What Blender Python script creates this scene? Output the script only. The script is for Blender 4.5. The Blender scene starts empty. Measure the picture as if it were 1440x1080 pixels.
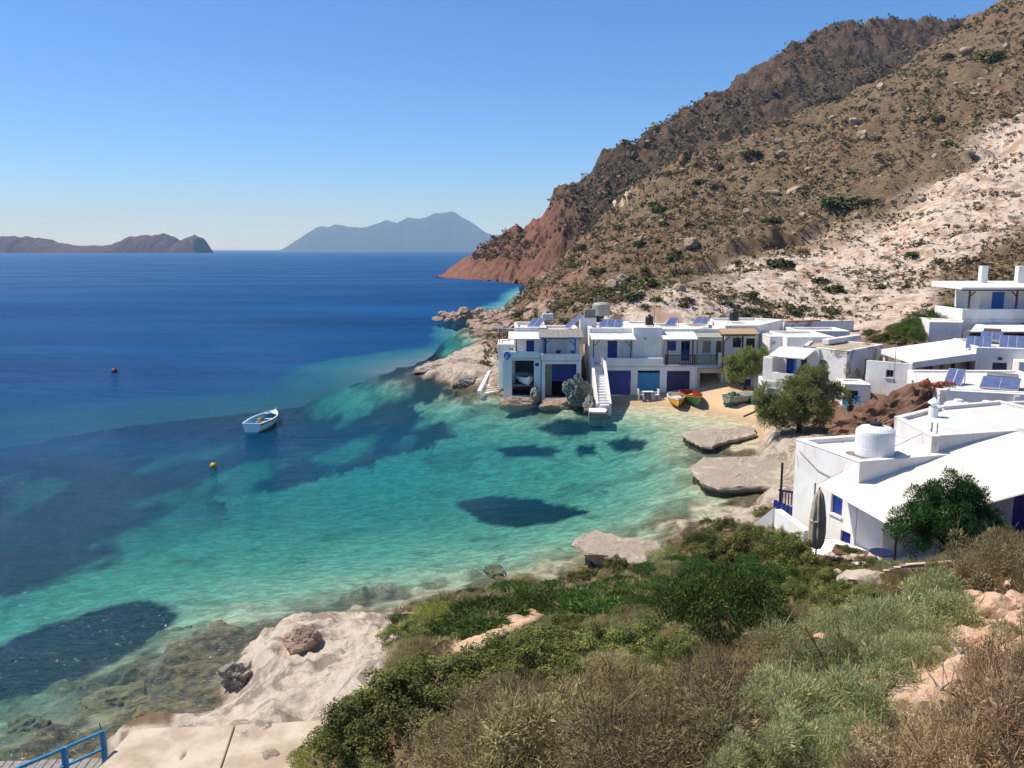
import bpy, bmesh, math, random
import numpy as np
from mathutils import Vector, Matrix

# ------------------------------------------------------------------ camera, sky, sun, exposure
sc = bpy.context.scene
F_PX, CAM_Z, PITCH = 1190.0, 13.0, math.radians(9.02)
cd = bpy.data.cameras.new('camera'); cam = bpy.data.objects.new('camera', cd)
sc.collection.objects.link(cam)
cam.location = (0, 0, CAM_Z); cam.rotation_euler = (math.pi/2 - PITCH, 0, 0)
cd.sensor_width = 36.0; cd.lens = 36.0*F_PX/1440.0; cd.clip_start = 0.05; cd.clip_end = 90000
sc.camera = cam
SUN_AZ, SUN_EL = math.radians(-72), math.radians(57)      # azimuth from +Y, positive to the right
sd = Vector((math.sin(SUN_AZ)*math.cos(SUN_EL), math.cos(SUN_AZ)*math.cos(SUN_EL), math.sin(SUN_EL)))
world = bpy.data.worlds.new('World'); sc.world = world; world.use_nodes = True
wn = world.node_tree.nodes; wl = world.node_tree.links
sky = wn.new('ShaderNodeTexSky'); sky.sky_type = 'NISHITA'; sky.sun_disc = False
sky.sun_elevation = SUN_EL; sky.sun_rotation = SUN_AZ
sky.air_density = 0.6; sky.dust_density = 0.3; sky.ozone_density = 10.0; sky.altitude = 0
bg = wn['Background']; bg.inputs['Strength'].default_value = 0.13
hsv = wn.new('ShaderNodeHueSaturation'); hsv.inputs['Saturation'].default_value = 1.10
wl.new(sky.outputs['Color'], hsv.inputs['Color']); wl.new(hsv.outputs['Color'], bg.inputs['Color'])
sl = bpy.data.lights.new('sun', 'SUN'); sl.energy = 4.3; sl.angle = math.radians(0.53); sl.color = (1.0, 0.94, 0.85)
sun = bpy.data.objects.new('sun', sl); sc.collection.objects.link(sun)
sun.rotation_euler = sd.to_track_quat('Z', 'Y').to_euler(); sun.location = (-60, 20, 120)
sc.view_settings.view_transform = 'Standard'; sc.view_settings.look = 'None'
sc.view_settings.exposure = 0.55; sc.view_settings.gamma = 1.0
sc.render.engine = 'CYCLES'
sc.cycles.max_bounces = 8; sc.cycles.transparent_max_bounces = 12; sc.cycles.volume_bounces = 0

# ------------------------------------------------------------------ helpers: pixels, noise, meshes, materials
C = sc.collection
rng = np.random.default_rng(7); random.seed(7)
ct, st_ = math.cos(PITCH), math.sin(PITCH)
def raydir(px, py):
    u = (px-720.0)/F_PX; v = (540.0-py)/F_PX
    return np.array((u, ct+v*st_, -st_+v*ct))
def W(px, py, Y):                        # the point on a photo ray at forward distance Y
    d = raydir(px, py); t = Y/d[1]
    return np.array((d[0]*t, Y, CAM_Z+d[2]*t))
def G(px, py, z=0.0):                    # the point on a photo ray at height z
    d = raydir(px, py); t = (z-CAM_Z)/d[2]
    return np.array((d[0]*t, d[1]*t, z))
def proj(P):                             # world -> photo pixel
    x = P[:, 0]; y = P[:, 1]; z = P[:, 2]-CAM_Z
    dep = np.maximum(y*ct - z*st_, 1e-3); up = y*st_ + z*ct
    return np.stack((720+F_PX*x/dep, 540-F_PX*up/dep), 1)

def hsh(ix, iy, seed):
    h = (ix.astype(np.int64)*374761393 + iy.astype(np.int64)*668265263 + seed*1442695041) & 0xffffffff
    h = ((h ^ (h >> 13))*1274126177) & 0xffffffff
    return ((h ^ (h >> 16)) & 0xffff)/65535.0
def pn(x, y, seed=0):
    ix = np.floor(x); iy = np.floor(y); fx = x-ix; fy = y-iy
    sx = fx*fx*fx*(fx*(fx*6-15)+10); sy = fy*fy*fy*(fy*(fy*6-15)+10)
    def g(a, b):
        an = hsh(ix+a, iy+b, seed)*6.2831853
        return np.cos(an)*(fx-a)+np.sin(an)*(fy-b)
    n0 = g(0, 0)*(1-sx)+g(1, 0)*sx; n1 = g(0, 1)*(1-sx)+g(1, 1)*sx
    return (n0*(1-sy)+n1*sy)*1.5
def fbm(x, y, o=5, seed=0, gain=0.5):
    s = 0; a = 1.0; f = 1.0
    for i in range(o):
        s = s+a*pn(x*f+i*17.3, y*f-i*9.1, seed+i); a *= gain; f *= 2.03
    return s
def ridged(x, y, o=5, seed=0):
    s = 0; a = 1.0; f = 1.0
    for i in range(o):
        s = s+a*(1-2*np.abs(pn(x*f+i*13.7, y*f+i*5.3, seed+i))); a *= 0.5; f *= 2.1
    return s
def sstep(a, b, x):
    t = np.clip((x-a)/(b-a), 0, 1); return t*t*(3-2*t)
def poly_sd(P, poly):                    # signed distance to a closed polygon, positive inside
    poly = np.asarray(poly, float); n = len(poly)
    dmin = np.full(len(P), 1e18); inside = np.zeros(len(P), bool)
    for i in range(n):
        a = poly[i]; b = poly[(i+1) % n]; e = b-a
        w = P-a; t = np.clip((w@e)/max(e@e, 1e-12), 0, 1)
        q = w-t[:, None]*e; dmin = np.minimum(dmin, (q*q).sum(1))
        c = ((a[1] > P[:, 1]) != (b[1] > P[:, 1]))
        if abs(e[1]) > 1e-12:
            inside ^= c & (P[:, 0] < a[0]+(P[:, 1]-a[1])*e[0]/e[1])
    return np.where(inside, 1, -1)*np.sqrt(dmin)
def lin(h):
    if isinstance(h, str):
        h = h.lstrip('#'); v = [int(h[i:i+2], 16)/255 for i in (0, 2, 4)]
    else: v = [c/255 for c in h]
    return tuple(c/12.92 if c <= 0.04045 else ((c+0.055)/1.055)**2.4 for c in v)

def link(o, parent=None):
    C.objects.link(o)
    if parent is not None: o.parent = parent
    return o
def tag(o, label=None, cat=None, group=None, kind=None):
    if label: o['label'] = label
    if cat: o['category'] = cat
    if group: o['group'] = group
    if kind: o['kind'] = kind
    return o
def empty(name, loc=(0, 0, 0), rz=0.0, label=None, cat=None, group=None):
    o = bpy.data.objects.new(name, None); o.location = loc; o.rotation_euler = (0, 0, rz)
    o.empty_display_size = 0.3
    link(o); tag(o, label, cat, group); return o
def np_mesh(name, V, Fc, mat=None, smooth=False, attrs=None, parent=None):
    """V (n,3); Fc (m,3|4) int array; attrs name -> (domain,type,array)"""
    me = bpy.data.meshes.new(name); V = np.ascontiguousarray(V, np.float32); Fc = np.asarray(Fc, np.int32)
    m, k = Fc.shape
    me.vertices.add(len(V)); me.vertices.foreach_set('co', V.ravel())
    me.loops.add(m*k); me.loops.foreach_set('vertex_index', Fc.ravel())
    me.polygons.add(m); me.polygons.foreach_set('loop_start', np.arange(0, m*k, k, dtype=np.int32))
    me.polygons.foreach_set('use_smooth', np.full(m, bool(smooth)))
    for an, (tp, arr) in (attrs or {}).items():
        at = me.attributes.new(an, tp, 'POINT'); arr = np.ascontiguousarray(arr, np.float32)
        at.data.foreach_set('value' if tp == 'FLOAT' else 'color', arr.ravel())
    me.update(calc_edges=True); me.validate()
    if mat is not None: me.materials.append(mat)
    o = bpy.data.objects.new(name, me); link(o, parent); return o
def grid_faces(nr, nc):
    a = (np.arange(nr-1)[:, None]*nc+np.arange(nc-1)[None, :]).ravel()
    return np.stack((a, a+1, a+nc+1, a+nc), 1)

class MB:                                # collects boxes, tubes, prisms; build() links them as one mesh
    def __init__(s): s.v = []; s.f = []
    def add(s, vs, fs):
        b = len(s.v); s.v += [tuple(map(float, p)) for p in vs]; s.f += [tuple(i+b for i in f) for f in fs]; return s
    def box(s, x0, x1, y0, y1, z0, z1):
        return s.add([(x0, y0, z0), (x1, y0, z0), (x1, y1, z0), (x0, y1, z0), (x0, y0, z1), (x1, y0, z1), (x1, y1, z1), (x0, y1, z1)],
                     [(0, 3, 2, 1), (4, 5, 6, 7), (0, 1, 5, 4), (1, 2, 6, 5), (2, 3, 7, 6), (3, 0, 4, 7)])
    def bar(s, a, b, w, h=None, up=(0, 0, 1)):
        h = h or w; a = Vector(a); b = Vector(b); d = (b-a).normalized(); u = Vector(up)
        if abs(d.dot(u)) > 0.98: u = Vector((0, 1, 0))
        r = d.cross(u).normalized()*w/2; u = r.cross(d).normalized()*h/2
        q = [a-r-u, a+r-u, a+r+u, a-r+u, b-r-u, b+r-u, b+r+u, b-r+u]
        return s.add(q, [(0, 1, 2, 3), (7, 6, 5, 4), (0, 4, 5, 1), (1, 5, 6, 2), (2, 6, 7, 3), (3, 7, 4, 0)])
    def tube(s, pts, r, n=8, cap=True):
        pts = [Vector(p) for p in pts]; rr = r if isinstance(r, (list, tuple)) else [r]*len(pts); vs = []; fs = []
        for i, p in enumerate(pts):
            d = (pts[min(i+1, len(pts)-1)]-pts[max(i-1, 0)]).normalized()
            u = Vector((0, 0, 1)) if abs(d.z) < 0.95 else Vector((1, 0, 0))
            a = d.cross(u).normalized(); b = a.cross(d)
            for k in range(n):
                t = 2*math.pi*k/n; vs.append(p+a*(rr[i]*math.cos(t))+b*(rr[i]*math.sin(t)))
        for i in range(len(pts)-1):
            for k in range(n):
                fs.append((i*n+k, i*n+(k+1) % n, (i+1)*n+(k+1) % n, (i+1)*n+k))
        if cap: fs += [tuple(range(n)), tuple(range((len(pts)-1)*n+n-1, (len(pts)-1)*n-1, -1))]
        return s.add(vs, fs)
    def lathe(s, prof, c=(0, 0, 0), n=24):          # prof: (radius, z) from bottom to top
        vs = []; fs = []
        for r, z in prof:
            for k in range(n):
                t = 2*math.pi*k/n; vs.append((c[0]+r*math.cos(t), c[1]+r*math.sin(t), c[2]+z))
        for i in range(len(prof)-1):
            for k in range(n): fs.append((i*n+k, i*n+(k+1) % n, (i+1)*n+(k+1) % n, (i+1)*n+k))
        fs += [tuple(range(n-1, -1, -1)), tuple(range((len(prof)-1)*n, len(prof)*n))]
        return s.add(vs, fs)
    def prism(s, poly, z0, z1):                     # plan polygon, counter-clockwise
        n = len(poly); zz = z1 if isinstance(z1, (list, tuple)) else [z1]*n
        vs = [(p[0], p[1], z0) for p in poly]+[(p[0], p[1], z) for p, z in zip(poly, zz)]
        fs = [tuple(range(n-1, -1, -1)), tuple(range(n, 2*n))]+[(i, (i+1) % n, n+(i+1) % n, n+i) for i in range(n)]
        return s.add(vs, fs)
    def wall(s, w, h, t, holes=(), x0=0.0, y0=0.0, z0=0.0):  # panel in XZ, front at y0, thickness t backwards, rectangular holes (x,x,z,z)
        xs = sorted({0.0, w, *[a for q in holes for a in q[:2]]}); zs = sorted({0.0, h, *[a for q in holes for a in q[2:]]})
        def solid(i, j):
            if i < 0 or j < 0 or i >= len(xs)-1 or j >= len(zs)-1: return False
            cx = (xs[i]+xs[i+1])/2; cz = (zs[j]+zs[j+1])/2
            return not any(q[0] < cx < q[1] and q[2] < cz < q[3] for q in holes)
        P = lambda x, y, z: (x0+x, y0+y, z0+z)
        for i in range(len(xs)-1):
            for j in range(len(zs)-1):
                if not solid(i, j): continue
                a, b, c, d = xs[i], xs[i+1], zs[j], zs[j+1]
                s.add([P(a, 0, c), P(b, 0, c), P(b, 0, d), P(a, 0, d)], [(0, 1, 2, 3)])
                s.add([P(a, t, c), P(b, t, c), P(b, t, d), P(a, t, d)], [(3, 2, 1, 0)])
                if not solid(i-1, j): s.add([P(a, 0, c), P(a, t, c), P(a, t, d), P(a, 0, d)], [(3, 2, 1, 0)])
                if not solid(i+1, j): s.add([P(b, 0, c), P(b, t, c), P(b, t, d), P(b, 0, d)], [(0, 1, 2, 3)])
                if not solid(i, j-1): s.add([P(a, 0, c), P(b, 0, c), P(b, t, c), P(a, t, c)], [(3, 2, 1, 0)])
                if not solid(i, j+1): s.add([P(a, 0, d), P(b, 0, d), P(b, t, d), P(a, t, d)], [(0, 1, 2, 3)])
        return s
    def build(s, name, mat, parent=None, bevel=0.0, smooth=False, weld=False):
        me = bpy.data.meshes.new(name); me.from_pydata(s.v, [], s.f)
        if weld or bevel or smooth:
            bm = bmesh.new(); bm.from_mesh(me)
            bmesh.ops.remove_doubles(bm, verts=bm.verts, dist=1e-4)
            if bevel:
                es = [e for e in bm.edges if len(e.link_faces) == 2 and e.calc_face_angle(0) > 0.5]
                bmesh.ops.bevel(bm, geom=es, offset=bevel, segments=2, profile=0.5, affect='EDGES', clamp_overlap=True)
            bm.to_mesh(me); bm.free()
        if smooth: me.polygons.foreach_set('use_smooth', [True]*len(me.polygons))
        me.update()
        if mat is not None: me.materials.append(mat)
        o = bpy.data.objects.new(name, me); link(o, parent); return o

def copy_tree(o, parent=None):
    c = o.copy(); link(c)
    c.parent = parent
    for ch in list(o.children): copy_tree(ch, c)
    return c

# node material helpers
class NT:
    def __init__(s, name):
        s.m = bpy.data.materials.new(name); s.m.use_nodes = True; s.t = s.m.node_tree; s.n = s.t.nodes; s.l = s.t.links
        s.b = s.n['Principled BSDF']; s.out = s.n['Material Output']
    def new(s, tp, **kw):
        nd = s.n.new(tp)
        for k, v in kw.items(): setattr(nd, k, v)
        return nd
    def set(s, sock, v):
        if hasattr(v, 'is_output'): s.l.new(v, sock)
        else:
            if isinstance(v, (tuple, list)) and len(v) == 3 and sock.type == 'RGBA': v = (*v, 1)
            sock.default_value = v
    def coord(s, kind='Object'): return s.new('ShaderNodeTexCoord').outputs[kind]
    def mapping(s, vec, scale=(1, 1, 1), rot=(0, 0, 0)):
        m = s.new('ShaderNodeMapping'); s.l.new(vec, m.inputs['Vector']); m.inputs['Scale'].default_value = scale; m.inputs['Rotation'].default_value = rot
        return m.outputs[0]
    def noise(s, scale, vec=None, detail=5, rough=0.55, dist=0.0):
        n = s.new('ShaderNodeTexNoise'); n.inputs['Scale'].default_value = scale; n.inputs['Detail'].default_value = detail
        n.inputs['Roughness'].default_value = rough; n.inputs['Distortion'].default_value = dist
        if vec is not None: s.l.new(vec, n.inputs['Vector'])
        return n.outputs['Fac']
    def voro(s, scale, vec=None, feature='F1', out='Distance'):
        n = s.new('ShaderNodeTexVoronoi'); n.feature = feature; n.inputs['Scale'].default_value = scale
        if vec is not None: s.l.new(vec, n.inputs['Vector'])
        return n.outputs[out]
    def ramp(s, fac, stops, interp='LINEAR'):
        r = s.new('ShaderNodeValToRGB'); s.set(r.inputs[0], fac); e = r.color_ramp.elements; r.color_ramp.interpolation = interp
        while len(e) < len(stops): e.new(0.5)
        for el, (p, c) in zip(e, stops):
            el.position = p; el.color = (*c, 1) if len(c) == 3 else c
        return r.outputs[0]
    def fr(s, fac, a, b, lo=0.0, hi=1.0):
        r = s.new('ShaderNodeMapRange'); s.set(r.inputs[0], fac); r.inputs[1].default_value = a; r.inputs[2].default_value = b
        r.inputs[3].default_value = lo; r.inputs[4].default_value = hi; r.interpolation_type = 'SMOOTHSTEP'; return r.outputs[0]
    def mix(s, fac, a, b, blend='MIX'):
        m = s.new('ShaderNodeMix', data_type='RGBA', blend_type=blend)
        s.set(m.inputs[0], fac); s.set(m.inputs[6], a); s.set(m.inputs[7], b); return m.outputs[2]
    def math(s, op, a, b=0.0, clamp=False):
        m = s.new('ShaderNodeMath', operation=op, use_clamp=clamp); s.set(m.inputs[0], a); s.set(m.inputs[1], b); return m.outputs[0]
    def attr(s, name, out='Fac'):
        a = s.new('ShaderNodeAttribute'); a.attribute_name = name; return a.outputs[out]
    def bump(s, h, strength=0.5, dist=0.05, normal=None):
        b = s.new('ShaderNodeBump'); b.inputs['Strength'].default_value = strength; b.inputs['Distance'].default_value = dist
        s.set(b.inputs['Height'], h)
        if normal is not None: s.l.new(normal, b.inputs['Normal'])
        return b.outputs[0]
    def fin(s, color=None, rough=0.8, normal=None, metal=0.0, spec=None):
        if color is not None: s.set(s.b.inputs['Base Color'], color)
        s.set(s.b.inputs['Roughness'], rough); s.b.inputs['Metallic'].default_value = metal
        if spec is not None: s.b.inputs['Specular IOR Level'].default_value = spec
        if normal is not None: s.l.new(normal, s.b.inputs['Normal'])
        return s.m
# ------------------------------------------------------------------ terrain: one sheet from the camera's hillside to the hill crest, seabed included
# shoreline walked from the far end of the near hill to the viewer's feet, land on the right-hand side
SHORE_PX = [(760, 402), (742, 411), (735, 424), (716, 440), (700, 447), (686, 455), (674, 461), (681, 471), (700, 477), (702, 490),
            (690, 496), (650, 500), (612, 510), (590, 520), (602, 531), (640, 539), (670, 547), (700, 553), (724, 543), (742, 545),
            (762, 550), (800, 556), (816, 566), (834, 570), (850, 570), (862, 571), (900, 571.5), (940, 574), (980, 579), (1010, 586), (1040, 592),
            (1062, 600), (1066, 612), (1066, 640), (1080, 655), (1086, 690), (1070, 715), (1040, 735), (1004, 748), (962, 777), (912, 795), (864, 803),
            (838, 815), (790, 831), (722, 838), (655, 848), (600, 862), (560, 870), (500, 878), (450, 888), (400, 898), (352, 915), (318, 938),
            (314, 960), (330, 985), (292, 1010), (205, 1019), (165, 1045), (120, 1080)]
shore = [G(a, b)[:2] for a, b in SHORE_PX]
LAND = np.array([(60, 460), (16, 350)]+[tuple(p) for p in shore]+[(-11.5, 12), (-11, 0), (-10, -25), (500, -25), (500, 460)])
BEACH = [(845, 540), (1000, 540), (1062, 545), (1090, 575), (1075, 612), (1050, 614), (1020, 604), (940, 584), (845, 580)]
# control points of the land surface: photo ray + forward distance
CP_PX = [(450, 1025, 19.4), (420, 1090, 17.8), (545, 900, 24), (640, 860, 26.8), (780, 845, 28.3), (960, 788, 32.5), (1050, 755, 34.5),
         (720, 1080, 9), (560, 1000, 15), (700, 960, 17), (850, 930, 18), (850, 1010, 13), (900, 860, 24.5), (1000, 890, 21), (1000, 1010, 11.5), (1000, 1080, 7.5),
         (1100, 940, 16), (1150, 860, 21.5), (1200, 960, 13), (1250, 1060, 7.5), (1440, 1090, 5), (1400, 960, 9.5), (1300, 880, 17), (1440, 860, 14.5),
         (1440, 785, 20.5), (1300, 815, 24), (1150, 815, 27.5), (560, 1080, 13), (640, 1040, 12.5), (470, 1000, 19),
         (900, 445, 82), (760, 432, 110), (850, 400, 122), (800, 380, 170), (770, 337, 283), (825, 295, 292), (885, 264, 300), (1000, 226, 305), (1100, 190, 310),
         (1250, 124, 320), (1350, 66, 326), (1440, 16, 330), (1540, -30, 335), (950, 380, 120), (1000, 320, 160), (900, 330, 190), (1100, 300, 180), (1200, 250, 190),
         (1300, 180, 215), (1440, 130, 205), (1440, 250, 140), (1300, 320, 125), (1200, 400, 104), (1100, 442, 90), (1300, 422, 92), (1440, 385, 92),
         (1250, 462, 80), (1000, 446, 83), (820, 446, 84), (1560, 220, 145), (1560, 350, 95), (1560, 120, 205)]
CP_W = [(11, 34.5, 1.0), (9, 41, .6), (14, 45, 1.0), (16, 55, .9), (18, 64, .8), (12, 70, .8), (20, 69, .9), (24, 66, 1.5), (22, 76, 2.2), (10, 77, 2.2), (3, 77, 1.6), (0, 80, 1.3),
        (27, 57, 2.4), (31, 59, 2.3), (35, 60, 2.5), (40, 60, 3.2), (30, 53, 2.4), (33, 65, 3.2), (38, 73, 4.6), (36, 69, 3.8), (46, 72, 6.0), (27, 68, 3.0), (26, 44, 1.9), (31, 44, 2.6), (27, 48, 2.6), (19, 33, .9), (15, 29, 1.3), (24, 32, 1.6), (35, 46, 3.6), (47, 60, 6),
        (60, 40, 8), (60, 60, 11), (70, 80, 18), (35, 25, 7.5), (26, 20, 7.2), (18, 10, 8.6), (8, 3, 10.6), (30, 5, 10.5), (60, 10, 14),
        (0, 1, 10.4), (2, 2, 9.9), (-2, 2, 8.6), (0, 4, 8.3), (2, 5, 8.3), (-3, 5, 6.0), (-5, 9, 3.4), (-6, 12, 1.6), (-7, 14, 1.0), (-9, 10, 1.0), (-7, 17, .9), (-5.5, 18.2, 1.1), (-6, 20, 1.2), (-7, 25, .9), (-2, 26.5, 1.0), (-9.5, 18.5, .9),
        (80, 380, 25), (150, 390, 40), (240, 390, 60), (30, 330, 6), (-6, 84, 1.2), (-3, 90, 1.0), (4, 135, 2.5), (6, 200, 3.5), (16, 260, 9), (260, 300, 120), (330, 300, 140), (200, 120, 62), (120, 90, 36)]
cp = np.array([tuple(W(*c)) for c in CP_PX]+CP_W)
def logpol(x, y):
    r = np.maximum(np.hypot(x, y), 1.5); return np.stack((np.arctan2(x, y)*2.0, np.log(r)), 1)
cq = logpol(cp[:, 0], cp[:, 1])
def kern(d2): return np.sqrt(d2+0.0025)
def rbf_fit(q, z):
    n = len(q); K = kern(((q[:, None]-q[None])**2).sum(2))+np.eye(n)*-0.004
    P = np.c_[np.ones(n), q]; A = np.block([[K, P], [P.T, np.zeros((3, 3))]])
    return np.linalg.solve(A, np.r_[z, 0, 0, 0])
rw = rbf_fit(cq, cp[:, 2])
def rbf_eval(x, y):
    q = logpol(x, y); out = np.empty(len(q))
    for s in range(0, len(q), 40000):
        b = q[s:s+40000]; d2 = ((b[:, None]-cq[None])**2).sum(2)
        out[s:s+40000] = kern(d2)@rw[:-3]+rw[-3]+b@rw[-2:]
    return out
PATCH_PX = [  # dark seagrass meadows on the sandy bottom
    [(638, 706), (690, 697), (750, 699), (770, 706), (810, 711), (828, 720), (790, 733), (740, 739), (690, 736), (660, 724)],
    [(755, 601), (790, 590), (850, 591), (852, 600), (820, 612), (785, 616)],
    [(692, 632), (738, 625), (790, 632), (768, 644), (712, 643)], [(850, 622), (880, 615), (914, 620), (905, 633), (868, 635)], [(808, 630), (835, 626), (838, 640), (815, 642)],
    [(-60, 925), (0, 905), (60, 878), (150, 850), (215, 841), (247, 855), (236, 892), (170, 932), (60, 972), (-60, 1000)],
    [(-200, 900), (0, 838), (150, 800), (250, 765), (300, 735), (330, 715), (300, 700), (380, 692), (470, 668), (560, 640), (655, 612), (650, 596), (600, 590), (575, 575), (640, 556), (600, 525), (610, 480), (600, 420), (-200, 400)]]
STREAK_PX = [[(180, 640), (250, 605), (330, 597), (345, 612), (300, 640), (220, 655)], [(430, 560), (480, 545), (560, 535), (570, 550), (500, 570), (420, 580)],
             [(225, 700), (290, 690), (330, 712), (250, 728)], [(440, 635), (520, 618), (540, 630), (460, 650)], [(300, 545), (370, 532), (400, 540), (330, 556)]]
def on_bed(a, b):
    z = -1.5
    for _ in range(5):
        g = G(a, b, z); z = .5*z+.5*min(-.3, max(-6.0, float(terrain(g[:1], g[1:2])[0][0])))
    return G(a, b, z)[:2]
beach_poly = np.array([G(a, b, .5)[:2] for a, b in BEACH])
SCARPS = [([W(970, 388, 118), W(1010, 374, 124), W(1060, 356, 132), W(1098, 338, 140)], 2.3, 14), ([W(1128, 322, 146), W(1185, 312, 150), W(1230, 292, 156)], 1.4, 10),
          ([W(1290, 262, 166), W(1340, 246, 170), W(1400, 222, 172)], 2.0, 20), ([W(738, 404, 250), W(742, 384, 262), W(752, 372, 268)], 0.1, 4)]
def seabed_depth(x, y, s):
    d = -s
    far = sstep(50, 150, np.hypot(x+8, y-45))
    dep = (3.6*(1-np.exp(-(np.maximum(d, 0)/15.0)**1.25))+0.03*d)*(1-.6*sstep(6, 14, x)*sstep(36, 42, y))
    dep = dep+far*0.16*d*sstep(0, 6, d)+2.6*sstep(62, 90, y)*sstep(2, 18, d)*sstep(6, -14, x)+3.0*sstep(90, 140, y)*sstep(2, 12, d)
    return dep
def terrain(x, y):
    P = np.stack((x, y), 1); r = np.hypot(x, y)
    j = np.minimum(r*0.006, 0.5)
    wob = fbm(x/3.0, y/3.0, 4, 11)*0.45+fbm(x/14, y/14, 3, 15)*np.clip(r/150, 0, 2.0)
    bs = poly_sd(P, beach_poly); beach = sstep(-1.5, 1.0, bs)
    s = poly_sd(P, LAND)+wob*np.clip(r/25, .3, 1.4)*(1-.85*beach)
    zl = rbf_eval(x, y)
    # relief
    hill = sstep(80, 130, y)*sstep(-2, 10, s)
    rel = hill*(fbm(x/22, y/22, 6, 3)*2.2+ridged(x/30, y/30, 5, 5)*1.5-1.0)*np.clip(r/170, .35, 1.3)
    crag = sstep(240, 275, y)*sstep(70, 10, x)
    rel += crag*(ridged(x/9, y/9, 5, 8)*2.4-1)
    rel += hill*(fbm(x/5, y/5, 4, 23)*.55+(ridged(x/8, y/8, 3, 25)-.6)*.45)
    shelf = sstep(16, 18, y)*sstep(30, 28, y)*sstep(-1, -3, x)
    rel += (1-hill)*(1-beach)*(fbm(x/2.2, y/2.2, 5, 21)*0.16+fbm(x/.5, y/.5, 3, 31)*.03)*sstep(0, 1.5, s)
    rel += shelf*(ridged(x/2.6+.3*fbm(x, y, 2, 41), y/2.0, 4, 44)*0.2-.1+(ridged(x/1.3+.6*fbm(x/2, y/2, 2, 46), y/1.0, 3, 45)-.7)*.05)*sstep(.2, 1, s)
    zl = zl+rel
    for pts, h, w in SCARPS:
        pts = np.array(pts)[:, :2]; best = np.full(len(x), 1e9); sgn = np.zeros(len(x)); inr = np.zeros(len(x))
        for a, b in zip(pts[:-1], pts[1:]):
            e = b-a; L = np.hypot(*e); q = P-a; t = np.clip(q@e/L**2, 0, 1); d = np.hypot(*(q-t[:, None]*e).T)
            side = (q[:, 0]*e[1]-q[:, 1]*e[0])/L; m = d < best
            best = np.where(m, d, best); sgn = np.where(m, side, sgn)
        wv = fbm(x/9, y/9, 3, 51)*2.2
        on = sstep(-.7, .9, sgn+wv)                                 # downhill side
        zl = zl-on*h*np.clip(1-best/w, 0, 1)**1.3*(1+0.3*pn(x/6, y/6, 52))
    steep = 0.30*beach+(1-beach)*(0.85+0.35*pn(x/3.5, y/3.5, 61))
    lift = np.maximum(s, 0)*steep+0.02
    zland = np.minimum(np.maximum(zl, .25+0.1*wob), lift)+np.where(s > 0, (1-beach)*np.minimum(s, 1)*np.maximum(ridged(x/3.2, y/3.2, 4, 63), 0)*.22, 0)
    dep = seabed_depth(x, y, s)+(1-beach)*0.0
    dep = np.maximum(dep, 0.02)
    near_rock = sstep(-9, -1, s)*(1-beach)*np.maximum(fbm(x/2.4, y/2.4, 4, 71)*1.2-.1, 0)
    z = np.where(s > 0, zland, -dep+np.minimum(near_rock*.8, dep*.75))
    return z, s, beach
NA, NR = 560, 600
th = np.radians(np.linspace(-47, 47, NA)); rr = 1.6*np.exp(np.linspace(0, math.log(430/1.6), NR))
patches = [np.array([on_bed(a, b) for a, b in p]) for p in PATCH_PX]; streaks = [np.array([on_bed(a, b) for a, b in p]) for p in STREAK_PX]
TH, RR = np.meshgrid(th, rr); gx = (RR*np.sin(TH)).ravel(); gy = (RR*np.cos(TH)).ravel()
gz, gs, gb = terrain(gx, gy)
gV = np.stack((gx, gy, gz), 1); gpx = proj(gV)
def pmask(poly, soft, wob=0.0, wsc=30.0):
    w = wob*fbm(gx/wsc, gy/wsc, 4, 81) if wob else 0
    return sstep(-soft, soft, poly_sd(gpx, poly)+w)
WHITE1 = [(840, 452), (880, 420), (930, 402), (975, 390), (1050, 368), (1120, 352), (1180, 330), (1240, 300), (1290, 262), (1350, 235), (1395, 190), (1470, 140), (1470, 300), (1400, 340), (1330, 400), (1330, 470), (1200, 480), (840, 470)]
far_ok = sstep(70, 80, gy)
white = pmask(WHITE1, 16, 22, 18)*far_ok
red = np.clip(pmask([(600, 300), (790, 290), (850, 330), (840, 400), (740, 440), (600, 440)], 25, 25, 20)+.6*pmask([(1060, 350), (1130, 320), (1160, 350), (1080, 380)], 10, 8, 20), 0, 1)*far_ok
road = pmask([(776, 322), (800, 303), (850, 282), (893, 261), (896, 268), (855, 291), (810, 314), (780, 334)], 5)*sstep(200, 230, gy)
pale = pmask([(240, 1020), (290, 920), (390, 865), (540, 845), (575, 862), (560, 900), (530, 960), (470, 1010), (400, 1090), (150, 1090), (150, 1020)], 7, 6, 1.5)*sstep(34, 31, gy)
path = np.maximum(pmask([(630, 915), (680, 880), (740, 858), (778, 848), (772, 862), (700, 895), (650, 925)], 7, 5, .8), pmask([(690, 900), (760, 905), (760, 912), (690, 912)], 3)*0)*sstep(34, 31, gy)
pink = pmask([(1180, 1060), (1290, 960), (1330, 880), (1400, 830), (1460, 830), (1460, 950), (1330, 1000), (1250, 1060)], 20, 15, 1.5)*sstep(26, 22, gy)
pink = np.clip(pink+path, 0, 1); pale = np.clip(pale+.8*sstep(-1.5, 1.5, poly_sd(np.stack((gx, gy), 1), np.array([(8, 36), (13, 35.5), (19, 48), (20, 61), (14, 60), (12, 48)])))+pmask([(580, 490), (720, 480), (730, 540), (590, 545)], 6)*sstep(66, 70, gy)*.8, 0, 1)
grass = np.zeros(len(gx)); P2 = np.stack((gx, gy), 1); sea_m = gs < 0.2
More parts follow.
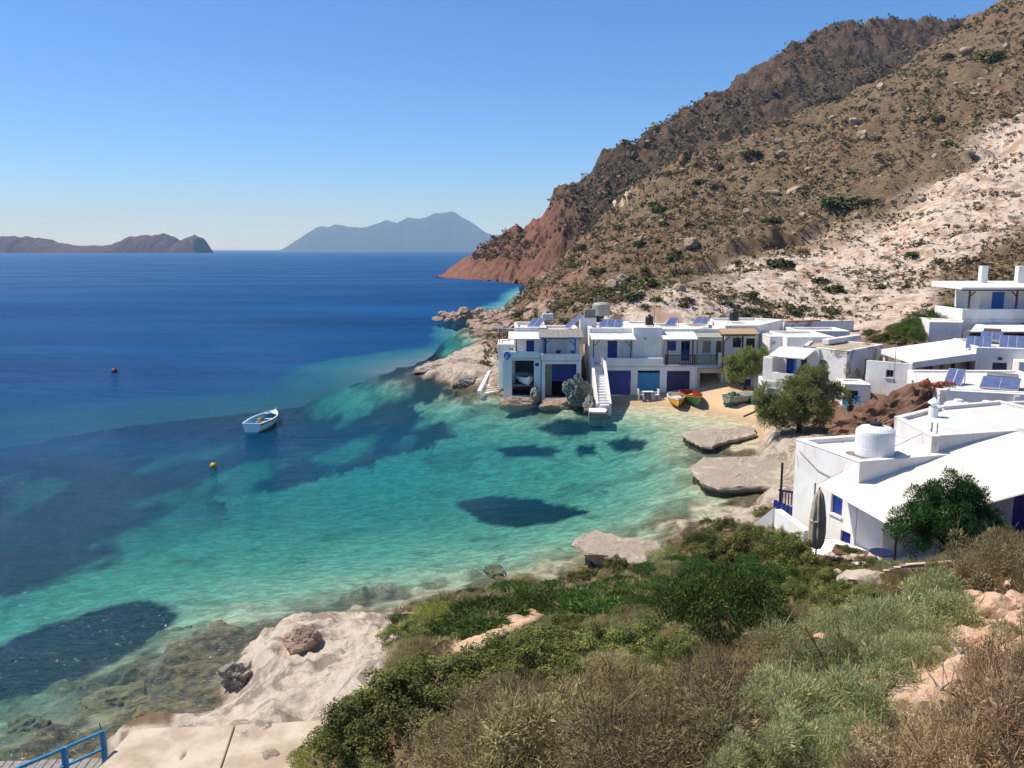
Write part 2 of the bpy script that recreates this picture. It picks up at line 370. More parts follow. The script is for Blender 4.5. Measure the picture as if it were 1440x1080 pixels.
for ip, p in enumerate(patches):
    grass = np.maximum(grass, sstep(-.22, .22, poly_sd(P2, p)+fbm(gx/1.6, gy/1.6, 5, 91, .6)*(np.clip(np.hypot(gx, gy)/60, .5, 2.5)*.8 if ip > 5 else .3))*(1-(.75*sstep(.22, .55, fbm(gx/8, gy/15, 4, 93)) if ip > 5 else 0)))
grass = np.maximum(grass, sstep(72, 100, gy+.25*gx)*sstep(-6, -16, gs))
for p in streaks:
    grass = grass*(1-.8*sstep(-2.0, 2.0, poly_sd(P2, p)+fbm(gx/3, gy/6, 4, 95)*2.5))
grass = np.maximum(grass, sstep(.5, .75, fbm(gx/7, gy/5, 4, 97)+.2*sstep(-20, -2, gs))*sstep(-1, -4, gs)*.35)
rocky = np.maximum(sstep(-3.2, -1.0, gs)*(1-gb)*(gx < 8)*(.55+.45*sstep(-.3, .3, fbm(gx/1.5, gy/1.5, 4, 96))), np.maximum(sstep(-8, -1.5, gs)*(1-gb)*sstep(-.1, .35, fbm(gx/3, gy/3, 4, 99)+.3), sstep(-13, -4, gs)*sstep(31, 28, gy)*sstep(4, -1, gx)*(.55+.45*sstep(-.35, .1, fbm(gx/2.2, gy/2.2, 4, 98)))))
wet = sstep(.55, .05, gz)*(gs > -1)
FT = grid_faces(NR, NA)
keep = (gz[FT] > -9).any(1) & ~((gs[FT] < -1).all(1) & (gz[FT] < -7.5).all(1)); FT = FT[keep]

nt = NT('terrain'); co = nt.coord()
n1 = nt.noise(0.35, co, 8, .65); n2 = nt.noise(3.0, co, 8, .7); n3 = nt.noise(0.06, co, 6, .6); n4 = nt.noise(14, co, 6, .7)
base = nt.mix(n1, lin('#5a4c38'), lin('#7c6a52'))
base = nt.mix(nt.fr(n3, .45, .62), base, nt.mix(n2, lin('#5e4936'), lin('#80664c')))
base = nt.mix(nt.fr(n2, .58, .74), base, lin('#94826c'))
base = nt.mix(nt.attr('red'), base, nt.mix(n2, lin('#5e4032'), lin('#96705a')))
whitec = nt.mix(n2, lin('#b09c88'), lin('#d8cbbb')); whitec = nt.mix(nt.fr(n1, .47, .60), whitec, nt.mix(n4, lin('#8e745c'), lin('#b0967e')))
nbig = nt.noise(.13, co, 5, .6, .8)
sp1 = nt.noise(.75, co, 9, .72, .5); spk = nt.math('MULTIPLY', nt.fr(sp1, .47, .56), nt.attr('hillm')); base = nt.mix(spk, base, nt.mix(n2, lin('#453a28'), lin('#665842')))
base = nt.mix(nt.math('MULTIPLY', nt.fr(nt.noise(1.7, co, 8, .7), .57, .66), nt.attr('hillm')), base, lin('#a3907a'))
wf = nt.math('MULTIPLY', nt.math('MULTIPLY', nt.attr('white'), nt.fr(nbig, .74, .60)), nt.fr(nt.math('ADD', nt.math('MULTIPLY', n1, .7), nt.math('MULTIPLY', n2, .3)), .38, .50))
base = nt.mix(wf, base, whitec)
palec = nt.mix(n2, lin('#a49482'), lin('#d0c3b2')); palec = nt.mix(nt.fr(nt.noise(1.1, co, 7, .7, 1.0), .45, .58), palec, lin('#8a7c6e')); crk = nt.noise(.8, nt.mapping(co, (1.6, .7, 1), (0, 0, .5)), 9, .75, 1.6); palec = nt.mix(nt.math('MULTIPLY', nt.fr(nt.math('ABSOLUTE', nt.math('SUBTRACT', crk, .5)), .016, .0), .35), palec, lin('#6b5d50'))
base = nt.mix(nt.attr('pale'), base, palec)
pinkc = nt.mix(n2, lin('#b98f6e'), lin('#dcc0a2')); base = nt.mix(nt.attr('pink'), base, pinkc)
base = nt.mix(nt.attr('road'), base, lin('#c3ae97'))
sand = nt.mix(n2, lin('#bb9f7a'), lin('#cfb692')); base = nt.mix(nt.attr('beach'), base, sand)
base = nt.mix(nt.math('MULTIPLY', nt.attr('wet'), .6), base, nt.mix(.55, base, lin('#4a3d2c'), 'MULTIPLY'))
bed = nt.mix(n2, lin('#94876a'), lin('#b8ab8a')); bed = nt.mix(nt.fr(nt.noise(1.6, nt.mapping(co, (.8, 1.5, 1)), 7, .7, .6), .42, .62), bed, lin('#d2c6a8')); bed = nt.mix(nt.math('MULTIPLY', nt.fr(nt.noise(.45, co, 7, .7, .5), .54, .68), .6), bed, lin('#5c5a44'))
bed = nt.mix(nt.attr('rocky'), bed, nt.mix(nt.fr(nt.noise(2.2, co, 8, .75), .35, .68), lin('#262416'), lin('#7c6d4c')))
bed = nt.mix(nt.attr('grass'), bed, nt.mix(n2, lin('#0a1a1c'), lin('#152826')))
base = nt.mix(nt.attr('sea'), base, bed)
bmp = nt.bump(n2, .8, .12, nt.bump(n4, .5, .03))
M_TERRAIN = nt.fin(base, .95, bmp, spec=.2)
ter = np_mesh('terrain', gV, FT, M_TERRAIN, True, {k: ('FLOAT', v) for k, v in dict(white=white, red=red, road=road, pale=pale, pink=pink, beach=gb*(gs > -30), wet=wet, grass=grass, rocky=rocky, hillm=sstep(78, 90, gy)*.85, sea=sstep(.1, -.05, gz)).items()})
tag(ter, kind='structure')
def ground_z(x, y):
    return terrain(np.array([float(x)]), np.array([float(y)]))[0][0]
def ground_zs(x, y): return terrain(np.asarray(x, float), np.asarray(y, float))[0]
def hit_ground(px, py, y0=2.0, y1=420.0):            # where a photo ray meets the land
    d = raydir(px, py); t = np.exp(np.linspace(math.log(y0), math.log(y1), 700)); X = d[0]/d[1]*t; Z = CAM_Z+d[2]/d[1]*t
    z = ground_zs(X, t); below = np.nonzero(Z <= z)[0]
    if len(below) == 0: return None
    i = below[0]; return np.array((X[i], t[i], z[i]))

# far ridge and headland behind the near hill
RIDGE = [(612, 392, 408, 408), (622, 389, 404, 402), (634, 378, 402, 396), (650, 367, 400, 385), (672, 354, 398, 372), (700, 340, 396, 358), (730, 326, 394, 330), (760, 316, 392, 305), (771, 300, 392, 300),
         (779, 276, 394, 298), (792, 262, 397, 298), (832, 242, 404, 300), (848, 218, 408, 302), (900, 190, 420, 305), (950, 163, 432, 308), (1000, 130, 446, 312), (1050, 100, 458, 315), (1100, 70, 470, 318),
         (1132, 54, 478, 320), (1165, 36, 486, 322), (1200, 21, 494, 325), (1260, 24, 505, 328), (1340, 28, 515, 330), (1400, 24, 520, 330), (1500, 10, 525, 330), (1620, 0, 530, 330)]
rx = np.array([W(p, q, Y) for p, q, Y, f in RIDGE]); az = np.arctan2(rx[:, 0], rx[:, 1])
nA, nT = 520, 150
A = np.linspace(az[0], az[-1], nA); zc = np.interp(A, az, rx[:, 2]); rc = np.interp(A, az, np.hypot(rx[:, 0], rx[:, 1])); rf = np.interp(A, az, [f/np.cos(a) for (_, _, _, f), a in zip(RIDGE, az)])
T = np.linspace(-.12, 1.6, nT)
AA, TT = np.meshgrid(A, T); ZC = np.broadcast_to(zc, AA.shape); RC = np.broadcast_to(rc, AA.shape); RF = np.broadcast_to(rf, AA.shape)
R_ = RF+TT*(RC-RF+8); X = R_*np.sin(AA); Y = R_*np.cos(AA)
prof = np.where(TT < 0, TT*1.0, np.where(TT < 1, np.clip(TT, 0, 1)**.85, 1-(TT-1)*.8))
Zr = ZC*prof
am = np.clip(ZC/60, .12, 1.0)*np.clip(TT*4, 0.1, 1)
Zr = Zr+am*(ridged(X/26, Y/26, 6, 101)*3.4-2.8+fbm(X/9, Y/9, 5, 105)*2.2)+np.clip(ZC/20, .2, 1)*((ridged(X/9, Y/9, 5, 107)*2.4-1.4)+(ridged(X/19, Y/19, 4, 109)*3.4-2.4)*np.clip(ZC/22, .15, 1))*sstep(60, 10, X+.05*Y-20)
nt = NT('ridge'); co = nt.coord()
n1 = nt.noise(.05, co, 8, .65); n2 = nt.noise(.35, co, 8, .7); n3 = nt.noise(1.2, co, 6, .7)
c = nt.mix(nt.fr(n1, .4, .6), lin('#4e4435'), lin('#665442')); c = nt.mix(nt.fr(n2, .5, .66), c, nt.mix(n3, lin('#6a5240'), lin('#8c7460')))
c = nt.mix(nt.fr(n3, .52, .62), c, lin('#33342a')); c = nt.mix(nt.attr('red'), c, nt.mix(n2, lin('#6a4436'), lin('#a87a62')))
M_RIDGE = nt.fin(c, .95, nt.bump(n2, 1.0, 1.5, nt.bump(n3, 1, .5)), spec=.15)
rid = np_mesh('ridge', np.stack((X.ravel(), Y.ravel(), Zr.ravel()), 1), grid_faces(nT, nA), M_RIDGE, True,
              {'red': ('FLOAT', (sstep(34, 8, X)*.85+.12*sstep(.75, 1, TT)).ravel())})
tag(rid, kind='structure'); rid_pts = np.stack((X.ravel(), Y.ravel(), Zr.ravel()), 1); rid_t = TT.ravel()

# islands on the horizon
def island(name, sil, Y, depth, cols, seed, soft=1.0):
    P = np.array([W(a, b, Y) for a, b in sil]); xs = np.linspace(P[0, 0], P[-1, 0], 260); h = np.maximum(np.interp(xs, P[:, 0], P[:, 2]), 0)
    ys = np.linspace(-1, 1, 60); XX, YY = np.meshgrid(xs, ys); HH = np.broadcast_to(h, XX.shape)
    H = HH*(1-np.abs(YY)**2.5)
    k = P[:, 2].max(); H = H+HH/k*k*soft*(ridged(XX/(k*1.6), YY*depth/(k*1.6), 5, seed)-.9)*.07*(1-YY**2)+HH*.07*(fbm(XX/(k*.35), YY*depth/(k*.6), 4, seed+9)-.5)
    V = np.stack((XX.ravel(), (Y+YY*depth+.15*depth*pn(XX/(k*3), YY*0, seed+3)).ravel(), (H-(np.abs(YY) > .97)*k*.02-1).ravel()), 1)
    nt = NT(name+'_rock'); co = nt.coord(); n = nt.noise(6.0/k, co, 8, .65); n2 = nt.noise(40/k, co, 6, .6)
    c = nt.mix(nt.fr(n, .42, .6), lin(cols[0]), lin(cols[1])); c = nt.mix(nt.fr(n2, .55, .7), c, lin(cols[2]))
    o = np_mesh(name, V, grid_faces(60, 260), nt.fin(c, .95, spec=.1), True); tag(o, kind='structure'); return o
island('island', [(-160, 350), (-120, 338), (-60, 331), (0, 332.5), (30, 332), (60, 335), (80, 341), (100, 344), (145, 345.5), (165, 342), (180, 334), (205, 330), (235, 329), (247, 335), (253, 341), (262, 335), (272, 331), (282, 333), (287, 342), (288.5, 352)], 3600, 120, ('#4e3a34', '#5e463c', '#3e3a34'), 201)
island('island', [(400, 351), (410, 343), (430, 328), (445, 320), (470, 315), (490, 317), (515, 318), (540, 311), (560, 311), (575, 304), (600, 301), (622, 298), (640, 297), (652, 303), (668, 313), (685, 326), (705, 338), (716, 352)], 13000, 420, ('#2a2c2e', '#343434', '#262a2a'), 211, .8)
# ------------------------------------------------------------------ the sea: surface sheet over the seabed, tinted by the real depth below it
th = np.radians(np.r_[-80, -70, -60, -52, np.linspace(-46, 34, 430), 42, 52, 65, 80]); rr = np.r_[9*np.exp(np.linspace(0, math.log(420/9), 400)), 420*np.exp(np.linspace(0, math.log(60000/420), 70))[1:]]
TH, RR = np.meshgrid(th, rr); wx = (RR*np.sin(TH)).ravel(); wy = (RR*np.cos(TH)).ravel(); wr = RR.ravel()
near = wr < 430; wz = np.full(len(wx), -20.0); ws = np.full(len(wx), -200.0)
wz[near], ws[near], _ = terrain(wx[near], wy[near]); wz[(np.abs(TH.ravel()) > np.radians(46.9))] = -20
dep = np.clip(-wz, 0, 20)
tint = np.exp(-dep[:, None]*np.array((.45, .062, .055)))
opac = np.clip(1-np.exp(-np.maximum(dep-.15, 0)*.15), 0, 1)
opac = np.clip(opac+sstep(3.6, 6.8, dep)*1.0, 0, 1)
shal = np.array((.001, .085, .175)); deep = np.array((.001, .048, .165))
k = sstep(1.8, 6.0, dep)[:, None]; scat = shal*(1-k)+deep*k
FW = grid_faces(len(rr), len(th))
FW = FW[(wz[FW] < .6).any(1)]
nt = NT('sea_water'); co = nt.coord()
cd_ = nt.new('ShaderNodeCameraData'); 
a1 = nt.noise(.22, nt.mapping(co, (.55, 1.5, 1), (0, 0, .22)), 3, .5); a2 = nt.noise(.85, nt.mapping(co, (.38, 1.5, 1), (0, 0, .12)), 4, .55, .3); a3 = nt.noise(4.5, nt.mapping(co, (.7, 1.3, 1), (0, 0, .3)), 3, .55)
gust = nt.fr(nt.noise(.012, nt.mapping(co, (1, 3.2, 1), (0, 0, .15)), 4, .6), .38, .66, .45, 1.15)
h = nt.math('ADD', nt.math('MULTIPLY', a1, .35), nt.math('ADD', nt.math('MULTIPLY', a2, .40), nt.math('MULTIPLY', a3, .13)))
h = nt.math('MULTIPLY', h, gust)
nb = nt.bump(h, 1.0, 1.9)
fres = nt.new('ShaderNodeFresnel'); fres.inputs['IOR'].default_value = 1.333; nt.l.new(nb, fres.inputs['Normal'])
fac = nt.math('MINIMUM', nt.math('MULTIPLY', fres.outputs[0], .42), .26)
gl = nt.new('ShaderNodeBsdfGlossy'); gl.inputs['Color'].default_value = (.62, .86, 1.0, 1); gp_ = nt.new('ShaderNodeNewGeometry'); vl_ = nt.new('ShaderNodeVectorMath', operation='LENGTH'); nt.l.new(gp_.outputs['Position'], vl_.inputs[0]); nt.set(gl.inputs['Roughness'], nt.fr(vl_.outputs['Value'], 30, 400, .09, .34)); nt.l.new(nb, gl.inputs['Normal'])
tr = nt.new('ShaderNodeBsdfTransparent'); nt.set(tr.inputs['Color'], nt.attr('tint', 'Color'))
df = nt.new('ShaderNodeBsdfDiffuse'); nt.l.new(nb, df.inputs['Normal'])
nt.set(df.inputs['Color'], nt.mix(1.0, nt.attr('scat', 'Color'), nt.mix(nt.fr(nt.noise(.02, nt.mapping(co, (.6, 1.8, 1)), 4, .6), .35, .65), (.72, .76, .82), (1.15, 1.12, 1.08)), 'MULTIPLY'))
m1 = nt.new('ShaderNodeMixShader'); nt.set(m1.inputs[0], nt.attr('opac')); nt.l.new(tr.outputs[0], m1.inputs[1]); nt.l.new(df.outputs[0], m1.inputs[2])
m2 = nt.new('ShaderNodeMixShader'); nt.set(m2.inputs[0], fac); nt.l.new(m1.outputs[0], m2.inputs[1]); nt.l.new(gl.outputs[0], m2.inputs[2])
nt.l.new(m2.outputs[0], nt.out.inputs['Surface'])
one = np.ones((len(wx), 1))
sea = np_mesh('sea', np.stack((wx, wy, np.zeros(len(wx))), 1), FW, nt.m, True, {'tint': ('FLOAT_COLOR', np.hstack((tint, one))), 'scat': ('FLOAT_COLOR', np.hstack((scat, one))), 'opac': ('FLOAT', opac)})
tag(sea, kind='structure')
# ------------------------------------------------------------------ materials for built things
def simple(name, col, rough=.6, var=.12, scale=3.0, bump=.0, metal=0.0, spec=None, col2=None, detail=5):
    nt = NT(name); n = nt.noise(scale, nt.coord(), detail, .6); a = lin(col) if isinstance(col, str) else col
    b = lin(col2) if col2 else tuple(c*(1-var*2) for c in a)
    return nt.fin(nt.mix(nt.fr(n, .35, .7), a, b), rough, nt.bump(n, .4, bump) if bump else None, metal, spec)
def whitewash(name, stain=.42, dirt='#a89a86', k=1.0):
    nt = NT(name); co = nt.coord('Generated'); ob = nt.coord()
    n = nt.noise(.9, ob, 7, .6); n2 = nt.noise(3, nt.mapping(ob, (1.6, 1.6, .22)), 6, .65); n3 = nt.noise(30, ob, 3, .5)
    c = nt.mix(nt.fr(n, .4, .75), tuple(k*c_ for c_ in (.82, .79, .74)), tuple(k*c_ for c_ in (.70, .66, .60))); c = nt.mix(nt.math('MULTIPLY', nt.fr(n2, .52, .78), stain), c, lin(dirt))
    return nt.fin(c, .85, nt.bump(nt.math('ADD', n, nt.math('MULTIPLY', n3, .15)), .35, .04), spec=.25)
M_WHITE = whitewash('whitewash'); M_WHITE2 = whitewash('whitewash_worn', .6); M_ROOF = whitewash('roof_screed', .6, '#a48c70', .80)
nt = NT('peeling_plaster'); ob = nt.coord(); n = nt.noise(.8, ob, 8, .7, .6); n2 = nt.noise(4, ob, 6, .6)
c = nt.mix(nt.fr(n2, .35, .7), (.74, .73, .70), (.66, .63, .58)); c = nt.mix(nt.fr(n, .53, .58), c, nt.mix(n2, lin('#8a8378'), lin('#a59a88')))
M_PEEL = nt.fin(c, .9, nt.bump(nt.fr(n, .52, .58), .6, .03), spec=.2)
M_TAN = simple('tan_plaster', '#b3a28a', .9, col2='#8f806b', scale=1.3, detail=8, bump=.03)
M_BLUE = simple('blue_paint', '#16338c', .45, .15, 6); M_BLUE_L = simple('light_blue_paint', '#2f6fc0', .45, .15, 6); M_TURQ = simple('turquoise_paint', '#1d86b4', .45, .12, 5)
M_NAVY = simple('navy_paint', '#182552', .5, .2, 5); M_BROWN = simple('brown_wood', '#5b3a2c', .6, .25, 8); M_TANWOOD = simple('cane_roof', '#b59a72', .75, .2, 9)
M_GREYWOOD = simple('grey_wood', '#8f8a82', .8, .2, 9); M_OLIVE = simple('olive_paint', '#6f7040', .6); M_BEIGE = simple('beige_paint', '#a89c86', .7)
M_CONC = simple('concrete', '#8d8577', .9, col2='#6b6252', scale=1.6, detail=9, bump=.05); M_CONC_L = simple('pale_concrete', '#c2b39e', .9, col2='#a08f79', scale=1.2, detail=9, bump=.03)
M_CANVAS = simple('white_canvas', (.80, .79, .76), .8, .04, 2.0); M_SAIL = simple('cream_canvas', (.72, .66, .56), .85, .03, .7, .05)
M_BLACK = simple('black_plastic', '#1b1a1a', .5); M_STEEL = simple('galvanised_steel', '#9a9a98', .4, metal=.8); M_TANK = simple('white_plastic', (.80, .80, .79), .45, .05, 2)
M_RUST = simple('rusty_steel', '#6d4f3a', .8, .3, 10); M_GREYPVC = simple('grey_plastic', '#a29e94', .6, .1, 4)
M_SOLAR = simple('solar_glass', '#5d6a8e', .2, .15, 2.5); M_ALU = simple('aluminium', '#c8cacc', .4, metal=.6)
nt = NT('window_glass'); M_GLASS = nt.fin(lin('#20262c'), .08, spec=.6)
M_DARK = simple('dark_wood', '#26201c', .7); M_RED = simple('red_paint', '#8e2a20', .5); M_GREEN = simple('green_paint', '#2f6b3a', .5); M_YELLOW = simple('yellow_paint', '#d9a21e', .5)
M_NETG = simple('green_net', '#2c6a52', .9, .3, 12, .05); M_TARP = simple('grey_tarp', '#8f8f84', .8, .25, 3, .08); M_PARASOL = simple('taupe_canvas', '#b0a48c', .9, .15, 3)
M_SKIN = simple('skin', '#9a6a4e', .6, .05); M_STRAW = simple('straw', '#b58f63', .9, .15, 20); M_TERRA = simple('terracotta', '#a2573a', .8, .15, 6)

def wb(mb, name, mat, root, parent=None, **kw):       # mesh given in world coordinates, linked under root (or a part of root)
    L = root.location; mb.v = [(a-L[0], b-L[1], c-L[2]) for a, b, c in mb.v]
    return mb.build(name, mat, parent or root, **kw)
class Edge:                                           # a wall line p->q seen from outside: x along, y inwards, z up
    def __init__(s, p, q):
        s.p = Vector((p[0], p[1], 0)); d = Vector((q[0]-p[0], q[1]-p[1], 0)); s.L = d.length; s.x = d/s.L; s.y = Vector((-s.x.y, s.x.x, 0))
    def pt(s, a, b, z): return s.p+s.x*a+s.y*b+Vector((0, 0, z))
    def tr(s, mb): mb.v = [tuple(s.pt(a, b, c)) for a, b, c in mb.v]; return mb
    def box(s, x0, x1, y0, y1, z0, z1): return s.tr(MB().box(x0, x1, y0, y1, z0, z1))
def shell(root, poly, z0, z1, holes=None, mat=None, roof=True, parapet=.22, name='wall', roofmat=None, t=.3, floor=None, skip=()):
    """hollow building body on a CCW footprint: one wall part, roof slab, parapet rim"""
    holes = holes or {}; n = len(poly); m = MB(); par = MB()
    for i in range(n):
        if i in skip: continue
        e = Edge(poly[i], poly[(i+1) % n]); hs = [(max(a-t, 0), b-t, c-z0, d-z0) for a, b, c, d in holes.get(i, ())]
        w = MB().wall(e.L-t, z1-z0, t, hs, x0=t, z0=z0); e.tr(w); m.add(w.v, w.f)
        if parapet: q = e.tr(MB().box(t+.004, e.L+.02, -.02, t+.012, z1+.003, z1+.07)); par.add(q.v, q.f)
    wl_ = wb(m, name, mat or M_WHITE, root)
    if roof:
        cx = sum(p[0] for p in poly)/n; cy = sum(p[1] for p in poly)/n
        inn = [(p[0]+(cx-p[0])*.04, p[1]+(cy-p[1])*.04) for p in poly]
        wb(MB().prism(inn, z1-parapet-.2, z1-parapet), 'roof', roofmat or M_ROOF, root)
        if parapet: wb(par, 'parapet', mat or M_WHITE, root, bevel=.03)
    if floor is not None: wb(MB().prism([(p[0]+.35*np.sign(np.mean([q[0] for q in poly])-p[0]), p[1]+.35*np.sign(np.mean([q[1] for q in poly])-p[1])) for p in poly], floor-.15, floor), 'floor_slab', M_CONC, root)
    return wl_
def door(root, e, x0, x1, z0, z1, mat, inset=.12, planks=4, glass=False, name='door', knob=True):
    o = wb(e.box(x0, x1, inset, inset+.05, z0, z1), name, mat, root); w = (x1-x0)/planks
    for k in range(planks):
        hi = z1-.05 if not glass else z0+(z1-z0)*.5
        wb(e.box(x0+k*w+.02, x0+(k+1)*w-.02, inset-.025, inset-.003, z0+.05, hi), 'plank', mat, root, o)
    if glass:
        for k in range(2):
            a = x0+.08+k*(x1-x0)/2; wb(e.box(a, a+(x1-x0)/2-.16, inset-.02, inset-.004, z0+(z1-z0)*.55, z1-.12), 'pane', M_GLASS, root, o)
    if knob: wb(e.box(x1-.16, x1-.1, inset-.08, inset-.03, z0+(z1-z0)*.48, z0+(z1-z0)*.52), 'handle', M_STEEL, root, o)
    return o
def window(root, e, x0, x1, z0, z1, fmat, inset=.1, shutters=None, sill=True, bars=1):
    f = MB(); b = .06
    for q in ((x0, x0+b, z0, z1), (x1-b, x1, z0, z1), (x0+b, x1-b, z0, z0+b), (x0+b, x1-b, z1-b, z1)): f.box(q[0], q[1], inset, inset+.07, q[2], q[3])
    o = wb(e.tr(f), 'window', fmat, root)
    if shutters:
        mid = (x0+x1)/2
        for a, c in ((x0+b+.004, mid-.006), (mid+.006, x1-b-.004)):
            s_ = wb(e.box(a, c, inset+.004, inset+.04, z0+b+.004, z1-b-.004), 'shutter', shutters, root, o)
    else:
        wb(e.box(x0+b, x1-b, inset+.03, inset+.04, z0+b, z1-b), 'pane', M_GLASS, root, o)
        for k in range(1, bars+1):
            a = x0+(x1-x0)*k/(bars+1); wb(e.box(a-.02, a+.02, inset+.005, inset+.028, z0+b+.002, z1-b-.002), 'glazing_bar', fmat, root, o)
    if sill: wb(e.box(x0-.06, x1+.06, -.07, inset-.005, z0-.07, z0-.004), 'sill', M_WHITE, root, o)
    return o
def awning(root, e, x0, x1, y0, z_wall, out, z_front, mat, n=6, th=.04, name='awning', under=None):
    o = None; a = wb(MB(), name, mat, root) if False else None
    base = wb(e.tr(MB().add([(x0, y0, z_wall-.05), (x1, y0, z_wall-.05), (x1, -out, z_front-.05), (x0, -out, z_front-.05), (x0, y0, z_wall-.09), (x1, y0, z_wall-.09), (x1, -out, z_front-.09), (x0, -out, z_front-.09)],
              [(3, 2, 1, 0), (4, 5, 6, 7), (0, 1, 5, 4), (1, 2, 6, 5), (2, 3, 7, 6), (3, 0, 4, 7)])), name, under or mat, root)
    w = (x1-x0)/n
    for k in range(n):
        a = x0+k*w+.008; b = x0+(k+1)*w-.008; j = random.uniform(-.008, .012)
        wb(e.tr(MB().add([(a, y0, z_wall+j-.045), (b, y0, z_wall+j-.045), (b, -out-.04, z_front+j-.045), (a, -out-.04, z_front+j-.045), (a, y0, z_wall+j), (b, y0, z_wall+j), (b, -out-.04, z_front+j), (a, -out-.04, z_front+j)],
           [(0, 1, 2, 3), (7, 6, 5, 4), (0, 4, 5, 1), (1, 5, 6, 2), (2, 6, 7, 3), (3, 7, 4, 0)])), 'panel', mat, root, base)
    return base
def post(root, e, x, y, z0, z1, mat, w=.1, brace=0, name='post', d=1):
    o = wb(e.box(x-w/2, x+w/2, y-w/2, y+w/2, z0, z1), name, mat, root)
    if brace:
        m = MB().bar((x, y, z1-.55), (x+brace*.5, y, z1-.06), w*.7); wb(e.tr(m), 'brace', mat, root, o)
    return o
def railing(root, e, x0, x1, y, z0, h, mat, n, w=.045):
    o = wb(e.box(x0, x1, y-.035, y+.035, z0+h-.06, z0+h), 'railing', mat, root)
    wb(e.box(x0, x1, y-.025, y+.025, z0+.06, z0+.11), 'bottom_rail', mat, root, o)
    for k in range(n):
        a = x0+(x1-x0)*(k+.5)/n; wb(e.box(a-w/2, a+w/2, y-.018, y+.018, z0+.112, z0+h-.062), 'baluster', mat, root, o)
    for a in (x0, x1): wb(e.box(a-.05, a+.05, y-.05, y+.05, z0, z0+h+.05), 'newel_post', mat, root, o)
    return o

# ------------------------------------------------------------------ the boathouse row
YF = 72.0
def X(px, Y=YF, py=515): return float(W(px, py, Y)[0])
def Z(py, Y=YF): return float(W(720, py, Y)[2])
def house(name, px0, px1, Y, label, z0=.3): return empty(name, (X((px0+px1)/2, Y), Y+3.5, z0), 0, label, 'house', 'boathouses along the beach')
def rect(x0, x1, y0, y1): return [(x0, y0), (x1, y0), (x1, y1), (x0, y1)]
YU = YF+1.7; ZFL = 3.05                               # upper storey set back behind the balcony, balcony floor height
def two_storey(root, xa, xb, lower, upper, ztop, back=7.5, zf=ZFL, z0=.2, yu=YU, xua=None, xub=None, mat=None, y0=YF):
    shell(root, rect(xa, xb, y0, y0+back), z0, zf, {0: lower}, mat or M_WHITE, roof=False, parapet=0, name='lower_wall')
    wb(MB().box(xa+.02, xb-.02, y0+.02, y0+back-.02, zf+.002, zf+.14), 'floor_slab', M_ROOF, root)
    shell(root, rect(xua or xa, xub or xb, yu, y0+back), zf+.145, ztop, {0: upper}, mat or M_WHITE, parapet=.2, name='upper_wall')

# house 1: over the water, boat in its open slip
H = house('boathouse', 700, 765, YF, 'white boathouse over the water with decorated wall tiles and a boat in its slip')
xa, xb = X(708), X(760.5); e0 = Edge((xa, YF), (xb, YF)); e1 = Edge((X(724, YU), YU), (X(768, YU), YU)); ZF1 = Z(503)
dx0, dx1 = X(740, YU)-X(724, YU), X(751, YU)-X(724, YU)
two_storey(H, xa, xb, [(X(720)-xa, X(751)-xa, .55, Z(507))], [(dx0, dx1, ZF1+.15, Z(478.5, YU))], Z(461.5, YU), zf=ZF1-.16, z0=-.4, xua=X(724, YU), xub=X(768, YU))
door(H, e1, dx0, dx1, ZF1+.15, Z(478.5, YU), M_BLUE)
wb(MB().box(xa, xb-.02, YF-.08, YF+.12, ZF1-.01, Z(494.5)), 'balcony_wall', M_WHITE, H, bevel=.03)
wb(MB().box(X(720)-.02, X(751)+.02, YF+.35, YF+6.5, 1.3, 1.45), 'slip_floor', M_CONC, H)
for i in range(4):
    for j in range(4):
        wb(MB().box(xa+.02+i*.155, xa+.165+i*.155, YF-.1, YF-.083, Z(505.5)+j*.175, Z(505.5)+j*.175+.165), 'tile', M_BLUE_L if (i*j+i+j) % 3 else M_TANK, H)
awning(H, e1, -.55, X(761, YU)-X(724, YU), -.01, Z(466, YU), 1.75, Z(477, YF)+.05, M_CANVAS, 7)
post(H, e0, X(726)-xa, .1, Z(494.5), Z(476.5), M_DARK, .08)
wb(MB().box(X(751)+.1, X(751)+.42, YF-.02, YF-.004, Z(515), Z(510.5)), 'sign', M_BLUE, H)
cx = X(729, 76); wb(MB().lathe([(.17, 0), (.17, .55), (.26, .56), (.26, .66), (.1, .68)], (cx, 76, Z(461.5, YU)-.3), 12), 'chimney', M_WHITE, H)
AX0, AX1 = X(700.5, 74), X(723.5, 74)                 # the side block at its left
shell(H, rect(AX0, AX1-.05, 73.5, 77.5), 1.0, Z(485, 73.5), {0: [(1.0, 1.5, Z(492, 73.5), Z(489, 73.5))]}, M_WHITE, parapet=.08, name='annex_wall')
P0 = Vector((X(702, 74), 74.3, Z(482, 74))); m = MB().tube([P0+Vector((.05, 0, -.3)), P0+Vector((.05, 0, 1.25))], .05, 6); wb(m, 'pole', M_BLUE, H)
m = MB().bar(P0+Vector((-.5, 0, 1.3)), (X(724, YU)-.05, 74.3, Z(463.5, YU)), .07, .1); wb(m, 'pergola_beam', M_TANK, H)

